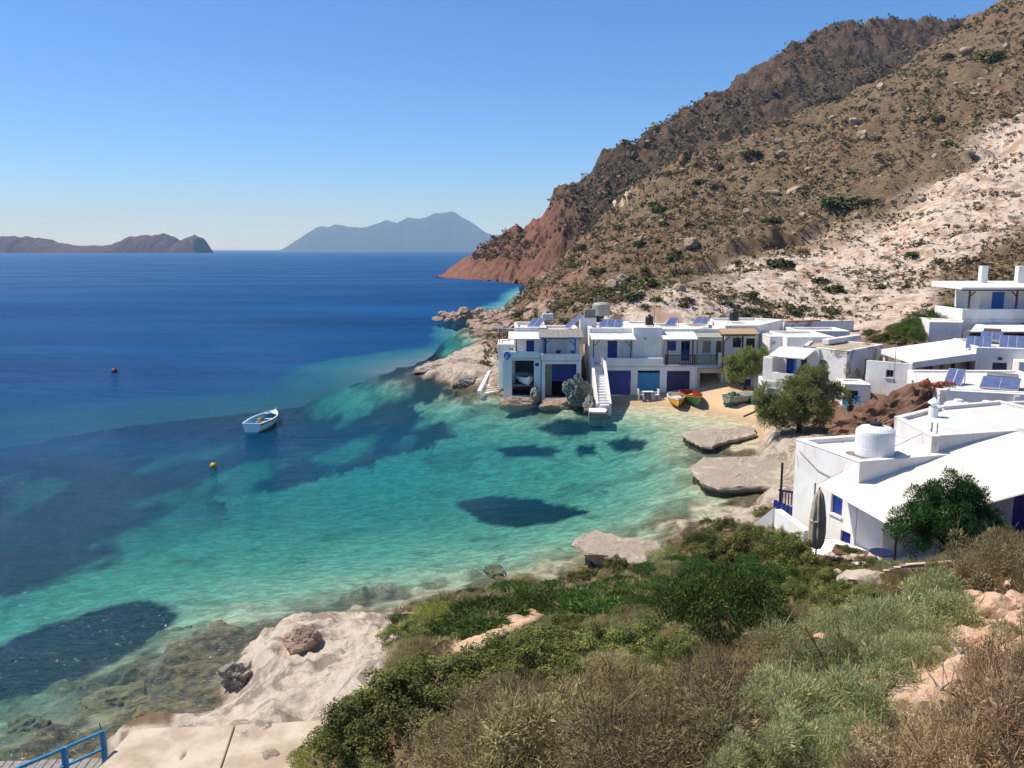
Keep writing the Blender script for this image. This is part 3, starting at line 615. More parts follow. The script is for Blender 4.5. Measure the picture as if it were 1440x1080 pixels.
# house 2: pergola with blue posts
H = house('boathouse', 760, 818, YF, 'white boathouse with blue pergola posts and grey slatted roof above a deep bay')
xa, xb = X(761.5), X(817); e0 = Edge((xa, YF-.35), (xb, YF-.35)); Y2 = YF-.35; ZF2 = Z(500, Y2)-.35
eu = Edge((xa, YU), (xb, YU))
dd = [(X(785, YU)-xa, X(796, YU)-xa, ZF2+.15, ZF2+2.1)]
two_storey(H, xa, xb, [(X(763.5)-xa+.1, X(810.5)-xa, .45, Z(512, Y2))], dd, Z(466, YU), zf=ZF2-.15, z0=-.3, y0=Y2)
door(H, eu, *dd[0], M_TANK, planks=2)
wb(MB().box(xa-.05, xb+.02, Y2-.1, Y2+.1, ZF2-.02, Z(497.5, Y2)), 'balcony_wall', M_WHITE, H, bevel=.03)
ei = Edge((X(776, 72.6), 72.6), (X(810, 72.6), 72.6)); o = door(H, ei, 0, ei.L, Z(536, 72.6), Z(512, 72.6), M_BLUE, 0, 6, name='bay_door')
wb(MB().box(xa+.32, X(776, 72.6)-.01, 72.6, 72.7, .5, Z(512, 72.6)), 'bay_wall', M_BEIGE, H)
awning(H, e0, -.25, X(819.5)-xa, YU-Y2-.02, Z(466, YU)+.2, .35, Z(474.5, Y2)+.05, M_GREYWOOD, 9, under=M_GREYWOOD)
wb(e0.box(-.1, X(816)-xa, -.05, .07, Z(476, Y2)-.05, Z(474.5, Y2)-.06), 'beam', M_BLUE_L, H)
post(H, e0, X(763.5)-xa+.05, 0, Z(497.5, Y2), Z(476, Y2)-.06, M_BLUE_L, .14, 1); post(H, e0, X(808)-xa, 0, Z(497.5, Y2), Z(476, Y2)-.06, M_BLUE_L, .14, -1)
for q, (px_, mt, r_) in enumerate(((785, M_RED, .22), (806, M_TURQ, .24))):
    b = empty('basin', (X(px_, 72.2), 72.25, ZF2+.02+.85)); b.location[2] = Z(497.5, Y2)-.02; tag(b, ('red' if q == 0 else 'turquoise')+' plastic basin on the balcony wall of the pergola boathouse', 'basin')
    MB().lathe([(r_*.7, 0), (r_, .2), (r_+.03, .21), (r_, .19), (r_*.68, .03)], n=14).build('bowl', mt, b, smooth=True)
    MB().lathe([(r_+.02, .19), (r_+.05, .2), (r_+.05, .225), (r_+.02, .23)], n=14).build('rim', mt, b)

# house 3: two lower doors, stairs
H = house('boathouse', 831, 932, YF, 'white boathouse with wide blue and turquoise ground doors beside the outside stairs')
xa, xb = X(831), X(933); e0 = Edge((xa, YF), (xb, YF)); xm = X(892, YU); ZF3 = Z(506)-.5
eu = Edge((xa, YU), (xm, YU))
dl = [(X(852)-xa, X(887.5)-xa, .62, Z(521)), (X(897)-xa, X(928.5)-xa, .62, Z(521))]; du = [(X(854, YU)-xa, X(867.5, YU)-xa, ZF3+.15, Z(479, YU))]
two_storey(H, xa, xb, dl, du, Z(462.5, YU), zf=ZF3-.15, xub=xm)
door(H, e0, *dl[0], M_BLUE, planks=6); o = door(H, e0, dl[1][0], dl[1][1], dl[1][2], Z(524.5), M_TURQ, planks=6)
for k in range(14): a = dl[1][0]+.04+k*(dl[1][1]-dl[1][0]-.08)/13; wb(e0.box(a-.018, a+.018, .1, .14, Z(524.3), Z(521)), 'grille_bar', M_BLACK, H, o)
door(H, eu, *du[0], M_BLUE)
wb(MB().box(X(846), xb-.02, YF-.06, YF+.16, ZF3-.01, Z(503.5)), 'balcony_wall', M_WHITE, H, bevel=.03)
awning(H, Edge((xa, YF), (xm, YF)), .02, X(893.5)-xa, YU-YF-.01, Z(468.5, YU), .05, Z(477.5)+.03, M_CANVAS, 8)
for p_, s_ in ((834.5, 1), (887, -1)): post(H, e0, X(p_)-xa, .12, Z(503.5), Z(477.5)-.06, M_BLACK, .08, s_)
# the plain block standing forward between balconies
xc, xd = X(889.5, 72.9), X(930.5, 72.9); shell(H, rect(xc, xd, 72.9, 79.3), ZF3-.01, Z(461.5, 72.9), {}, M_WHITE, parapet=.1, name='block_wall')
wb(MB().box(X(907), X(907)+.16, 72.75, 72.895, Z(478), Z(477)), 'wall_lamp', M_DARK, H)

# house 4
H = house('boathouse', 931, 978, YF, 'white boathouse with brown balcony railing, white awning and dark blue ground door')
xa, xb = X(933.2), X(978.4); e0 = Edge((xa, YF), (xb, YF)); eu = Edge((xa, YU), (xb, YU)); ZF4 = Z(513.5)
dl = [(X(937.5)-xa, X(970.8)-xa, .62, Z(521.5))]; win = (X(937.5, YU)-xa, X(950, YU)-xa, Z(493, YU), Z(479.5, YU)); dr = (X(957, YU)-xa, X(969.5, YU)-xa, ZF4+.15, Z(479.5, YU))
two_storey(H, xa, xb, dl, [win, dr], Z(463.5, YU), zf=ZF4-.15)
door(H, e0, *dl[0], M_NAVY, planks=6); door(H, eu, *dr, M_BLUE, glass=True); window(H, eu, *win, M_BLUE, shutters=M_BLUE)
awning(H, e0, -.1, X(980)-xa, YU-YF-.01, Z(466, YU), .1, Z(477)+.03, M_CANVAS, 7); wb(e0.box(.05, xb-xa-.05, .02, .1, Z(478.5), Z(477.2)), 'beam', M_BROWN, H)
railing(H, e0, .18, xb-xa-.08, .1, ZF4, .86, M_BROWN, 16)
for p_ in (938.5, 974): post(H, e0, X(p_)-xa, .12, ZF4+.0, Z(478.6), M_BROWN, .1)
# house 5
H = house('boathouse', 979, 1018, YF, 'white boathouse with open concrete garage under an olive railing and glazed roof')
xa, xb = X(978.6), X(1021.5); e0 = Edge((xa, YF), (xb, YF)); eu = Edge((xa, YU), (xb, YU))
dl = [(X(984.5)-xa, X(1015)-xa, .6, Z(524.5))]; win = (X(987.5, YU)-xa, X(998.5, YU)-xa, Z(496, YU), Z(479.5, YU)); dr = (X(1006, YU)-xa, X(1013.5, YU)-xa, ZF4+.15, Z(479.5, YU))
two_storey(H, xa, xb, dl, [win, dr], Z(463.5, YU), zf=ZF4-.15, mat=M_WHITE2)
window(H, eu, *win, M_BEIGE, shutters=M_BEIGE); door(H, eu, *dr, M_OLIVE, planks=2)
wb(e0.box(X(981)-xa, X(1020)-xa, -.18, -.004, Z(524), Z(517.5)), 'lintel', M_CONC_L, H, bevel=.02)
for p_ in (981, 1016): wb(e0.box(X(p_)-xa, X(p_+3.2)-xa, -.12, -.004, .6, Z(524)-.004), 'garage_pier', M_CONC_L, H)
railing(H, e0, .1, X(1009)-xa, .1, ZF4, .86, M_OLIVE, 12); wb(e0.box(X(1010)-xa, X(1014.5)-xa, 0, .22, ZF4, Z(496)), 'pillar', M_WHITE, H, bevel=.03)
g = awning(H, e0, .05, X(1015)-xa, YU-YF-.01, Z(467.5, YU), .05, Z(474.5)+.03, M_GREYPVC, 5)
post(H, e0, X(978.6)-xa+.1, .12, ZF4, Z(475), M_OLIVE, .09)
# house 6
H = house('boathouse', 1022, 1098, YF, 'large white boathouse with tan cane awning on brown posts behind the beach tree')
xa, xb = X(1021.7), X(1064); e0 = Edge((xa, YF), (xb, YF)); xr = X(1098, 79); Y6 = YF+.9; eu = Edge((xa, Y6), (xb, Y6))
w1 = (X(1029, Y6)-xa, X(1041, Y6)-xa, Z(488.5, Y6), Z(475, Y6)); w2 = (X(1048, Y6)-xa, X(1060, Y6)-xa, Z(490, Y6), Z(476, Y6)); dl = (X(1025)-xa, X(1057)-xa, .62, Z(533))
shell(H, [(xa, YF), (xb, YF), (xr, 79), (xr-2, 81), (xa, 81)], .2, ZF4-.1, {0: [dl]}, M_WHITE, roof=False, parapet=0, name='lower_wall')
wb(MB().prism([(xa+.03, YF+.03), (xb-.03, YF+.03), (xr-.1, 79), (xr-2, 80.9), (xa+.03, 80.9)], ZF4-.095, ZF4+.04), 'floor_slab', M_ROOF, H)
shell(H, [(xa, Y6), (X(1064, Y6), Y6), (xr, 79), (xr-2, 81), (xa, 81)], ZF4+.045, Z(458.5, Y6), {0: [w1, w2]}, M_WHITE, parapet=.15, name='upper_wall')
window(H, eu, *w1, M_BLUE); window(H, eu, *w2, M_DARK, shutters=M_DARK); door(H, e0, *dl, M_BLUE, planks=5)
awning(H, e0, X(1011)-xa, X(1062)-xa, Y6-YF-.01, Z(461.5, Y6), .9, Z(470, 71.1)+.03, M_TANWOOD, 12, under=M_TANWOOD)
e0b = Edge((xa, YF-.7), (xb, YF-.7)); wb(e0b.box(X(1012, YF-.7)-xa, X(1060, YF-.7)-xa, -.06, .06, Z(471.5, 71.3)-.05, Z(470, 71.3)-.07), 'beam', M_BROWN, H)
for p_, s_ in ((1016, 1), (1043, -1)): post(H, e0b, X(p_, 71.3)-xa, 0, ZF4-.3, Z(471.5, 71.3)-.06, M_BROWN, .12, s_)
wb(e0b.box(X(1013, 71.3)-xa, X(1062, 71.3)-xa, -.1, .69, ZF4-.35, ZF4-.2), 'balcony_slab', M_CONC, H)
# small shed beside it and garden wall behind
S = empty('shed', (X(1095, 72), 73, 2.5), 0, 'small cream shed with grey meter box between two houses', 'shed')
shell(S, rect(X(1081, 70.5), X(1112, 70.5), 70.5, 73.5), 1.5, Z(474, 70.5), {}, M_WHITE2, parapet=.05); wb(MB().box(X(1081, 70.5)+.05, X(1081, 70.5)+.4, 70.3, 70.49, Z(484, 70.5), Z(480, 70.5)), 'meter_box', M_GREYPVC, S)
S = empty('retaining_wall', (X(1150, 80), 80, 4), 0, 'long weathered cream retaining wall at the foot of the white slope', 'wall')
wb(MB().prism([(X(1100, 79), 79), (X(1150, 80.5), 80.5), (X(1197, 81), 81), (X(1197, 81), 81.4), (X(1150, 80.5), 80.9), (X(1100, 79), 79.4)], 2, Z(452, 80)), 'wall', M_PEEL, S)
wb(MB().bar((X(1101, 79), 79.2, Z(452, 80)+.04), (X(1149, 80.5), 80.7, Z(452, 80)+.04), .5, .1), 'coping', M_TERRA, S)

# outside stairs down to the landing
S = empty('staircase', (X(845, 69), 69, .3), 0, 'white outside staircase descending to a small landing at the water', 'stairs')
sx0, sx1 = X(838, 70), X(850.5, 70); n_st = 15; yt, yb = YF+.1, 66.6; zt, zb = ZF3-.1, .55
for i in range(n_st):
    a = yt+(yb-yt)*i/n_st; b = yt+(yb-yt)*(i+1)/n_st; z = zt+(zb-zt)*i/n_st
    wb(MB().box(sx0+.003*i, sx1+.003*i, b+.0, a+.06, z-.22-.002*i, z), 'step', M_WHITE if i % 2 else M_WHITE2, S, bevel=.012)
wb(MB().add([(sx0, yt, -.2), (sx1, yt, -.2), (sx1, yb, -.2), (sx0, yb, -.2), (sx0, yt, zt-.3), (sx1, yt, zt-.3), (sx1, yb, zb-.15), (sx0, yb, zb-.15)], [(3, 2, 1, 0), (4, 5, 6, 7)[::-1], (0, 1, 5, 4), (1, 2, 6, 5), (2, 3, 7, 6), (3, 0, 4, 7)]), 'base', M_WHITE2, S)
for xw, nm in ((sx0-.26, 'side_wall'), (sx1+.03, 'side_wall')):
    wb(MB().add([(xw, yt-.1, -.2), (xw+.22, yt-.1, -.2), (xw+.22, yb+.3, -.2), (xw, yb+.3, -.2), (xw, yt-.1, zt+.85), (xw+.22, yt-.1, zt+.85), (xw+.22, yb+.3, zb+.25), (xw, yb+.3, zb+.25)], [(0, 1, 2, 3), (7, 6, 5, 4), (4, 5, 1, 0), (5, 6, 2, 1), (6, 7, 3, 2), (7, 4, 0, 3)]), nm, M_WHITE, S)
lx0, lx1 = X(828, 65.6), X(857, 65.6)
wb(MB().prism([(lx0, 65.0), (lx1-.3, 64.7), (lx1, 66.0), (lx1-.2, 66.58), (lx0+.1, 66.58)], -.6, .42), 'landing', M_CONC, S, bevel=.05); wb(MB().prism([(lx0+.06, 65.06), (lx1-.34, 64.78), (lx1-.06, 66.0), (lx1-.25, 66.5), (lx0+.15, 66.5)], .424, .5), 'landing_top', M_WHITE2, S)

# stepped slipway beside house 1
S = empty('slipway', (X(695, 70), 70, .2), 0, 'worn white stepped slipway with low kerb beside the boathouse with wall tiles', 'slipway')
qa = [W(672, 556, 69.3), W(697, 553, 69.3)]
def slip(u, v, z):                                    # u 0..1 across, v 0 water .. 1 land
    a = Vector(G(675, 557, 0)[:2]).lerp(Vector(G(700, 552, 0)[:2]), u); b = Vector(G(690, 527, .9)[:2]).lerp(Vector(G(716, 531, .9)[:2]), u); p = a.lerp(b, v); return (p.x, p.y, z)
for i in range(8):
    v0, v1 = i/8, (i+1)/8; z = .18+i*.12
    wb(MB().add([slip(0, v0, -.7), slip(1, v0, -.7), slip(1, v1, -.7), slip(0, v1, -.7), slip(0, v0, z), slip(1, v0, z), slip(1, v1, z), slip(0, v1, z)], [(3, 2, 1, 0), (4, 5, 6, 7), (0, 1, 5, 4), (1, 2, 6, 5), (2, 3, 7, 6), (3, 0, 4, 7)]), 'slab', M_CONC_L if i % 3 else M_WHITE2, S, bevel=.03)
for u in (-.06,):
    wb(MB().bar(slip(u, 0, .35), slip(u, 1, 1.15), .3, .35), 'kerb', M_WHITE2, S, bevel=.04)
# ------------------------------------------------------------------ houses on the right of the beach
def Wp(px, Y, py=515): w = W(px, py, Y); return (float(w[0]), float(w[1]))
# the weathered house with the peeling wall
c0, cl, cr = Wp(1190, 62), Wp(1128, 65.5), Wp(1240, 66.5)
H = empty('old_house', (c0[0], c0[1]+4, .6), 0, 'weathered white house with peeling plaster, arched grey door and blue-posted balcony', 'house')
ef = Edge(cl, c0); er = Edge(c0, cr); zt = 5.55
arch = (ef.L*.36, ef.L*.60, 2.75, 4.75); slot = (er.L*.50, er.L*.62, 3.5, 4.7)
bk = [(cr[0]-3.4, cr[1]+4.2), (cl[0]+2.4, cl[1]+5.0)]
shell(H, [cl, c0, cr]+bk, .5, zt, {0: [arch], 1: [slot]}, M_PEEL, parapet=.06, roofmat=M_TAN)
d_ = door(H, ef, arch[0], arch[1], arch[2], arch[3]-.35, M_GREYWOOD, planks=3)
m = MB(); k = 10; cxm = (arch[0]+arch[1])/2; rw_ = (arch[1]-arch[0])/2
m.add([(cxm+rw_*math.cos(math.pi*i/k), .12, arch[3]-.35+.34*math.sin(math.pi*i/k)) for i in range(k+1)]+[(cxm+rw_*math.cos(math.pi*i/k), .17, arch[3]-.35+.34*math.sin(math.pi*i/k)) for i in range(k+1)], [tuple(range(k, -1, -1)), tuple(range(k+1, 2*k+2))]+[(i, i+1, k+2+i, k+1+i) for i in range(k)])
wb(ef.tr(m), 'fanlight', M_GREYWOOD, H)
for sx in (0, 1):                                       # corners that round the opening's head into an arch
    m = MB(); pts = [((cxm+(1 if sx else -1)*rw_*math.cos(math.pi/2*i/6)), arch[3]-.35+.34*math.sin(math.pi/2*i/6)) for i in range(7)]; cxn = arch[1] if sx else arch[0]
    vs = [(a, .005, b) for a, b in pts]+[(cxn, .005, arch[3])]; vs += [(a, .29, b) for a, b, in pts]+[(cxn, .29, arch[3])]
    f1 = tuple(range(8)); f2 = tuple(range(15, 7, -1)); m.add(vs, [f1 if not sx else f1[::-1], f2 if not sx else f2[::-1]]+[(i, i+8, i+9, i+1) for i in range(7)]); wb(ef.tr(m), 'arch_spandrel', M_PEEL, H)
for k in range(3): wb(ef.box(arch[0]+.3+k*.14, arch[0]+.33+k*.14, .06, .09, arch[2]+.9, arch[2]+1.55), 'grille_bar', M_STEEL, H, d_)
window(H, er, *slot, M_BEIGE, bars=0, sill=False)
# balcony wing
b0, b1 = Wp(1073, 65.2), Wp(1120, 63.4); eb = Edge(b0, b1); zb_ = Z(539, 64.3)
q3 = (b1[0]+.8, b1[1]+4.5); q4 = (b0[0]+.9, b0[1]+4.8)
shell(H, [b0, b1, q3, q4], .4, zb_, {0: [(eb.L*.16, eb.L*.45, Z(557, 64.5), Z(547, 64.5))]}, M_WHITE, roof=False, parapet=0, name='wing_wall')
window(H, eb, eb.L*.16, eb.L*.45, Z(557, 64.5), Z(547, 64.5), M_BLUE_L, shutters=M_BLUE_L)
wb(eb.box(-.08, eb.L+.05, -.1, 4.4, zb_+.003, zb_+.18), 'balcony_slab', M_WHITE, H, bevel=.03)
wb(eb.box(eb.L*.3, eb.L-.05, -.06, .12, zb_+.182, Z(524, 64.2)), 'balcony_wall', M_WHITE, H, bevel=.03)
wb(eb.box(0, eb.L*.3-.005, -.04, 1.6, zb_+.182, Z(502, 65)), 'balcony_pier', M_WHITE, H, bevel=.03)
ei = Edge(tuple(eb.pt(eb.L*.3, 1.6, 0)[:2]), tuple(eb.pt(eb.L+1.0, 1.6, 0)[:2]))
dr = (.35, 1.1, zb_+.2, zb_+2.15); wn_ = (1.5, 2.0, zb_+1.15, zb_+1.9)
m = MB().wall(ei.L, 2.5, .25, [(dr[0], dr[1], 0, 1.95), (wn_[0], wn_[1], .95, 1.7)], z0=zb_+.19); wb(ei.tr(m), 'inner_wall', M_WHITE, H)
door(H, ei, *dr, M_BLUE); window(H, ei, *wn_, M_BLUE, sill=False)
awning(H, eb, eb.L*.22, eb.L+.75, 1.55, Z(489, 66)+.1, .35, Z(501.5, 63.8), M_CANVAS, 12, name='corrugated_awning')
post(H, eb, eb.L-.12, .03, Z(524, 64.2), Z(502, 64)-.05, M_BLUE_L, .15)
shell(H, rect(X(1112, 68), X(1180, 68), 69.2, 74.5), 2.0, Z(475, 69.2), {}, M_WHITE, parapet=.12, name='rear_block_wall')
shell(H, rect(X(1135, 72), X(1210, 72), 74.7, 78.5), 2.5, Z(466.5, 74.7), {}, M_WHITE, parapet=.12, name='rear_block_wall')
wb(MB().bar((X(1158, 67), 66.9, zt+.22), (X(1208, 70), 70.6, zt+.22), .55, .42), 'coping', M_WHITE2, H, bevel=.05)
# low porch with kitchen hatch
p0, p1 = Wp(1187, 59.4, 555), Wp(1224, 59.0, 555); ep = Edge(p0, p1)
S = empty('porch', (p0[0]+1, 60, .9), 0, 'low white porch with dark open hatch below the peeling house wall', 'porch')
shell(S, [p0, p1, (p1[0]+.3, 61.6), (p0[0]+.3, 61.8)], .6, Z(541.5, 59.2), {0: [(.28, .95, .9, Z(549.5, 59.2))]}, M_WHITE, parapet=.06)
# the house with the flat porch roof
A_, B_, C_, D_ = (28.1, 64.0), (27.8, 58.2), (34.9, 62.6), (37.0, 69.5); zr = 5.3
H = empty('porch_house', (32, 64, 2.5), 0, 'white house with wide flat porch roof on square posts beside the red rock', 'house')
wb(MB().prism([B_, C_, D_, A_], zr-.16, [zr, zr+.12, zr+.5, zr+.22]), 'porch_roof', M_CANVAS, H, bevel=.02)
e = Edge(B_, C_)
wb(e.box(.1, e.L-.1, -.03, -.004, zr-.42, zr-.02), 'fascia', M_WHITE, H)
body = [tuple(e.pt(1.9, 1.0, 0)[:2]), tuple(e.pt(e.L, .9, 0)[:2]), (36.5, 69), (30.5, 67)]
eb2 = Edge(body[0], body[1]); d1 = (1.0, 2.1, 2.9, 4.85); d2 = (4.3, 4.9, 3.3, 4.7); d3 = (2.9, 3.4, 3.0, 4.8)
shell(H, body, 2.0, zr-.17, {0: [d1, d2, d3]}, M_BEIGE, roof=False, parapet=0); door(H, eb2, *d1, M_NAVY); door(H, eb2, *d3, M_OLIVE, planks=2); window(H, eb2, *d2, M_DARK)
lw = [tuple(e.pt(.45, .35, 0)[:2]), tuple(e.pt(1.3, .35, 0)[:2]), tuple(e.pt(1.3, 2.6, 0)[:2]), tuple(e.pt(.45, 2.6, 0)[:2])]
ew = Edge((lw[3][0]-1.2, lw[3][1]), lw[0]); s1 = (ew.L*.45, ew.L*.62, 4.0, 4.55)
wb(ew.tr(MB().wall(ew.L, zr-.2-2.6, .25, [(s1[0], s1[1], s1[2]-2.6, s1[3]-2.6)], z0=2.6)), 'side_wall', M_WHITE, H); window(H, ew, *s1, M_GREYWOOD)
for x_, y_ in ((.22, .2), (e.L-.2, .2)): post(H, e, x_, y_, 2.2, zr-.17, M_WHITE, .28)
ea = Edge(A_, B_); post(H, ea, .35, .25, 2.2, zr-.17, M_WHITE, .26)
# its taller wing with the dark blue door
f0, f1 = Wp(1371, 62.2), Wp(1500, 60.5); ef2 = Edge(f0, f1); zt2 = Z(490, 62)
dr = (1.15, 2.1, 2.9, Z(509.5, 62)); shell(H, [f0, f1, (f1[0]+1, 67.5), (f0[0]+1.5, 68.5)], 2.0, zt2, {0: [dr]}, M_WHITE, parapet=.12, name='wing_wall'); door(H, ef2, *dr, M_NAVY)
wb(ef2.tr(MB().lathe([(.11, 0), (.11, .1), (.05, .12)], (0, 0, 0), 10)) if False else ef2.box(1.5, 1.72, -.14, -.004, Z(505.5, 62), Z(502, 62)), 'wall_lamp', M_BLACK, H)
wb(ef2.box(2.45, 4.9, -1.6, -.01, 2.2, Z(507, 60.5)), 'stair_block', M_WHITE, H, bevel=.04)
# upper house on the slope
H = empty('upper_house', (38, 78, 5.5), 0, 'white house up the slope with columned terrace roof, blue door and two chimneys', 'house')
YT = 76.0; tx0, tx1 = X(1352, YT, 450), X(1500, YT, 450)
shell(H, rect(tx0, tx1, YT, YT+6), 4.5, Z(450, YT), {}, M_WHITE, roof=True, parapet=.05, name='terrace_wall'); wb(MB().box(tx0, tx1-.05, YT-.03, YT+.2, Z(450, YT)+.08, Z(434.5, YT)), 'terrace_parapet', M_WHITE, H, bevel=.03)
wb(MB().box(tx0, tx0+.22, YT+.21, YT+5, Z(450, YT)+.08, Z(434.5, YT)), 'terrace_parapet', M_WHITE, H, bevel=.03)
ux = X(1377, 77.6, 430); eu = Edge((ux, 77.6), (tx1, 77.6)); zpt = Z(406, 77.6)
dr = (X(1394, 77.6, 430)-ux, X(1412, 77.6, 430)-ux, Z(450, YT)+.1, Z(410.5, 77.6)); shell(H, rect(ux, tx1, 77.6, 82), Z(450, YT)+.08, zpt, {0: [dr]}, M_WHITE, roof=False, parapet=0, name='upper_wall'); door(H, eu, *dr, M_BLUE_L)
wb(MB().prism([(X(1352, YT, 405), YT-.1), (tx1, YT-.1), (tx1, 82), (X(1356, YT, 405), 82)], Z(407, YT)+.004, [Z(404, YT), Z(404, YT), Z(404, YT)+.35, Z(404, YT)+.35]), 'porch_roof', M_CANVAS, H, bevel=.02)
et = Edge((tx0, YT), (tx1, YT)); wb(et.box(X(1354, YT, 405)-tx0, tx1-tx0, .05, .18, Z(409, YT), Z(407.2, YT)), 'beam', M_BROWN, H)
for p_, s_ in ((1364, 1), (1431, -1)): post(H, et, X(p_, YT, 420)-tx0, .12, Z(434.5, YT), Z(409, YT)-.003, M_BROWN, .13, s_)
for p_ in (1385.5, 1437): wb(MB().box(X(p_-4.5, 80, 380), X(p_+4.5, 80, 380), 80, 80.6, Z(404, YT)+.2, Z(374, 80)), 'chimney', M_WHITE, H, bevel=.03)
lx = X(1306, 74.2, 470); lx2 = X(1347, 74.2, 470); shell(H, [(lx, 74.2), (lx2, 73.6), (tx0+.3, 76.2), (lx+1.5, 79)], 4.2, Z(453.5, 74.2), {}, M_WHITE, parapet=.06, name='side_block_wall')
px0_ = X(1364, 71.5, 468); zq = Z(466, 71.5); wb(MB().prism([(px0_, 71.5), (tx1, 71.5), (tx1, 75.9), (X(1372, 75.9, 460), 75.9)], zq-.1, [zq, zq, zq+.25, zq+.25]), 'lower_porch_roof', M_CANVAS, H, bevel=.02)
ed = Edge((px0_, 71.6), (tx1, 71.6)); wb(ed.box(.1, ed.L, 0, .1, zq-.26, zq-.105), 'beam', M_BROWN, H); post(H, ed, .75, .1, 3.5, zq-.262, M_BROWN, .12)
door(H, Edge((px0_+.9, 73.5), (tx1, 73.5)), .2, 2.0, 4.0, zq-.3, M_BLUE, 0); wb(MB().box(px0_+.6, tx1, 73.6, 73.8, 3.5, zq-.11), 'lower_wall', M_WHITE, H)
# the low flat-roofed house in front of it
g0, g1 = Wp(1322, 46.3, 550), Wp(1560, 43.5, 550); zt4 = Z(551, 46)
H = empty('flat_house', (29, 49, 2.8), 0, 'low flat-roofed white house with solar heaters above the round water tanks', 'house')
shell(H, [g0, g1, (g1[0]+1.5, 54), (25.6, 54.2), (23.9, 50.0)], 1.8, zt4, {}, M_WHITE, parapet=.06); eg = Edge(g0, g1)
wb(eg.box(3.6, 3.85, -.14, -.01, 2.0, zt4-.05), 'buttress', M_WHITE, H); wb(eg.box(.3, eg.L-1, .35, .6, zt4-.05, zt4+.12), 'kerb', M_WHITE, H, bevel=.03)
# the large house in front, left wall in the sun
phi = math.radians(16); dl = Vector((math.sin(phi), -math.cos(phi))); de = Vector((math.cos(phi), math.sin(phi))); A = Vector((12.2, 35.5)); Bc = A+dl*4.1; B2 = A+dl*5.6; zt5 = 4.92
H = empty('seaside_house', (14.5, 33, 1.0), 0, 'large white house with blue shutters and roof tank below the shade sail', 'house')
ew = Edge(A, Bc); sh = (2.55, 3.25, 2.5, 3.72); low = (3.25, 3.85, 1.25, 2.0)
shell(H, [tuple(Bc), tuple(Bc+de*5.0), tuple(A+de*5.0), tuple(A)], -.2, zt5, {3: [sh, low]}, M_WHITE, parapet=.14); window(H, ew, *sh, M_BLUE, shutters=M_BLUE); window(H, ew, *low, M_BLUE, shutters=M_BLUE, sill=False)
wb(MB().prism([tuple(Bc+de*.02+dl*.01), tuple(B2+de*.02), tuple(B2+de*3.6), tuple(Bc+de*3.6+dl*.01)], .3, 3.5), 'side_room', M_WHITE, H, bevel=.03)
wb(MB().tube([ew.pt(.3, -.05, 4.55), ew.pt(1.6, -.06, 4.05), ew.pt(2.6, -.05, 3.95)], .018, 6), 'cable', M_GREYPVC, H)
wb(MB().bar(ew.pt(.05, -.1, 4.5), ew.pt(.05, -.35, 4.45), .03), 'bracket', M_STEEL, H)
r3 = [(16.7, 32.9), (25.5, 35.2), (24.0, 41.0), (20.3, 39.6), (17.0, 36.9)]; ez = Edge(r3[0], r3[1]); zt6 = 5.62
ar = (4.3, 5.2, .9, 2.9); shell(H, r3, .3, zt6, {0: [ar]}, M_ROOF, parapet=.1, name='rear_wall'); door(H, ez, *ar, M_BLUE, planks=2)
m = MB(); k = 14; m.add([(4.75+.62*math.cos(math.pi*i/k), -.03, 2.98+.75*math.sin(math.pi*i/k)) for i in range(k+1)]+[(4.75+.62*math.cos(math.pi*i/k), -.004, 2.98+.75*math.sin(math.pi*i/k)) for i in range(k+1)], [tuple(range(k, -1, -1)), tuple(range(k+1, 2*k+2))]+[(i, i+1, k+2+i, k+1+i) for i in range(k)]+[(0, k+1, 2*k+1, k)])
lun = wb(ez.tr(m), 'lunette', M_TAN, H)
m = MB()
for i in range(k): m.bar((4.75+.7*math.cos(math.pi*i/k), -.05, 2.98+.84*math.sin(math.pi*i/k)), (4.75+.7*math.cos(math.pi*(i+1)/k), -.05, 2.98+.84*math.sin(math.pi*(i+1)/k)), .07, .07)
wb(ez.tr(m), 'arch_moulding', M_TERRA, H, lun)
r4 = [(25.6, 35.4), (33, 36.5), (32, 43), (24.1, 41.2)]; shell(H, r4, .5, 5.5, {}, M_ROOF, parapet=.15, name='rear_wall')
wb(MB().lathe([(.2, 0), (.2, .5), (.13, .52), (.13, .66), (.26, .68), (.24, .74), (.03, .95)], (*W(1312, 585, 37.6)[:2], zt6-.15), 12), 'chimney', M_WHITE, H, smooth=False)
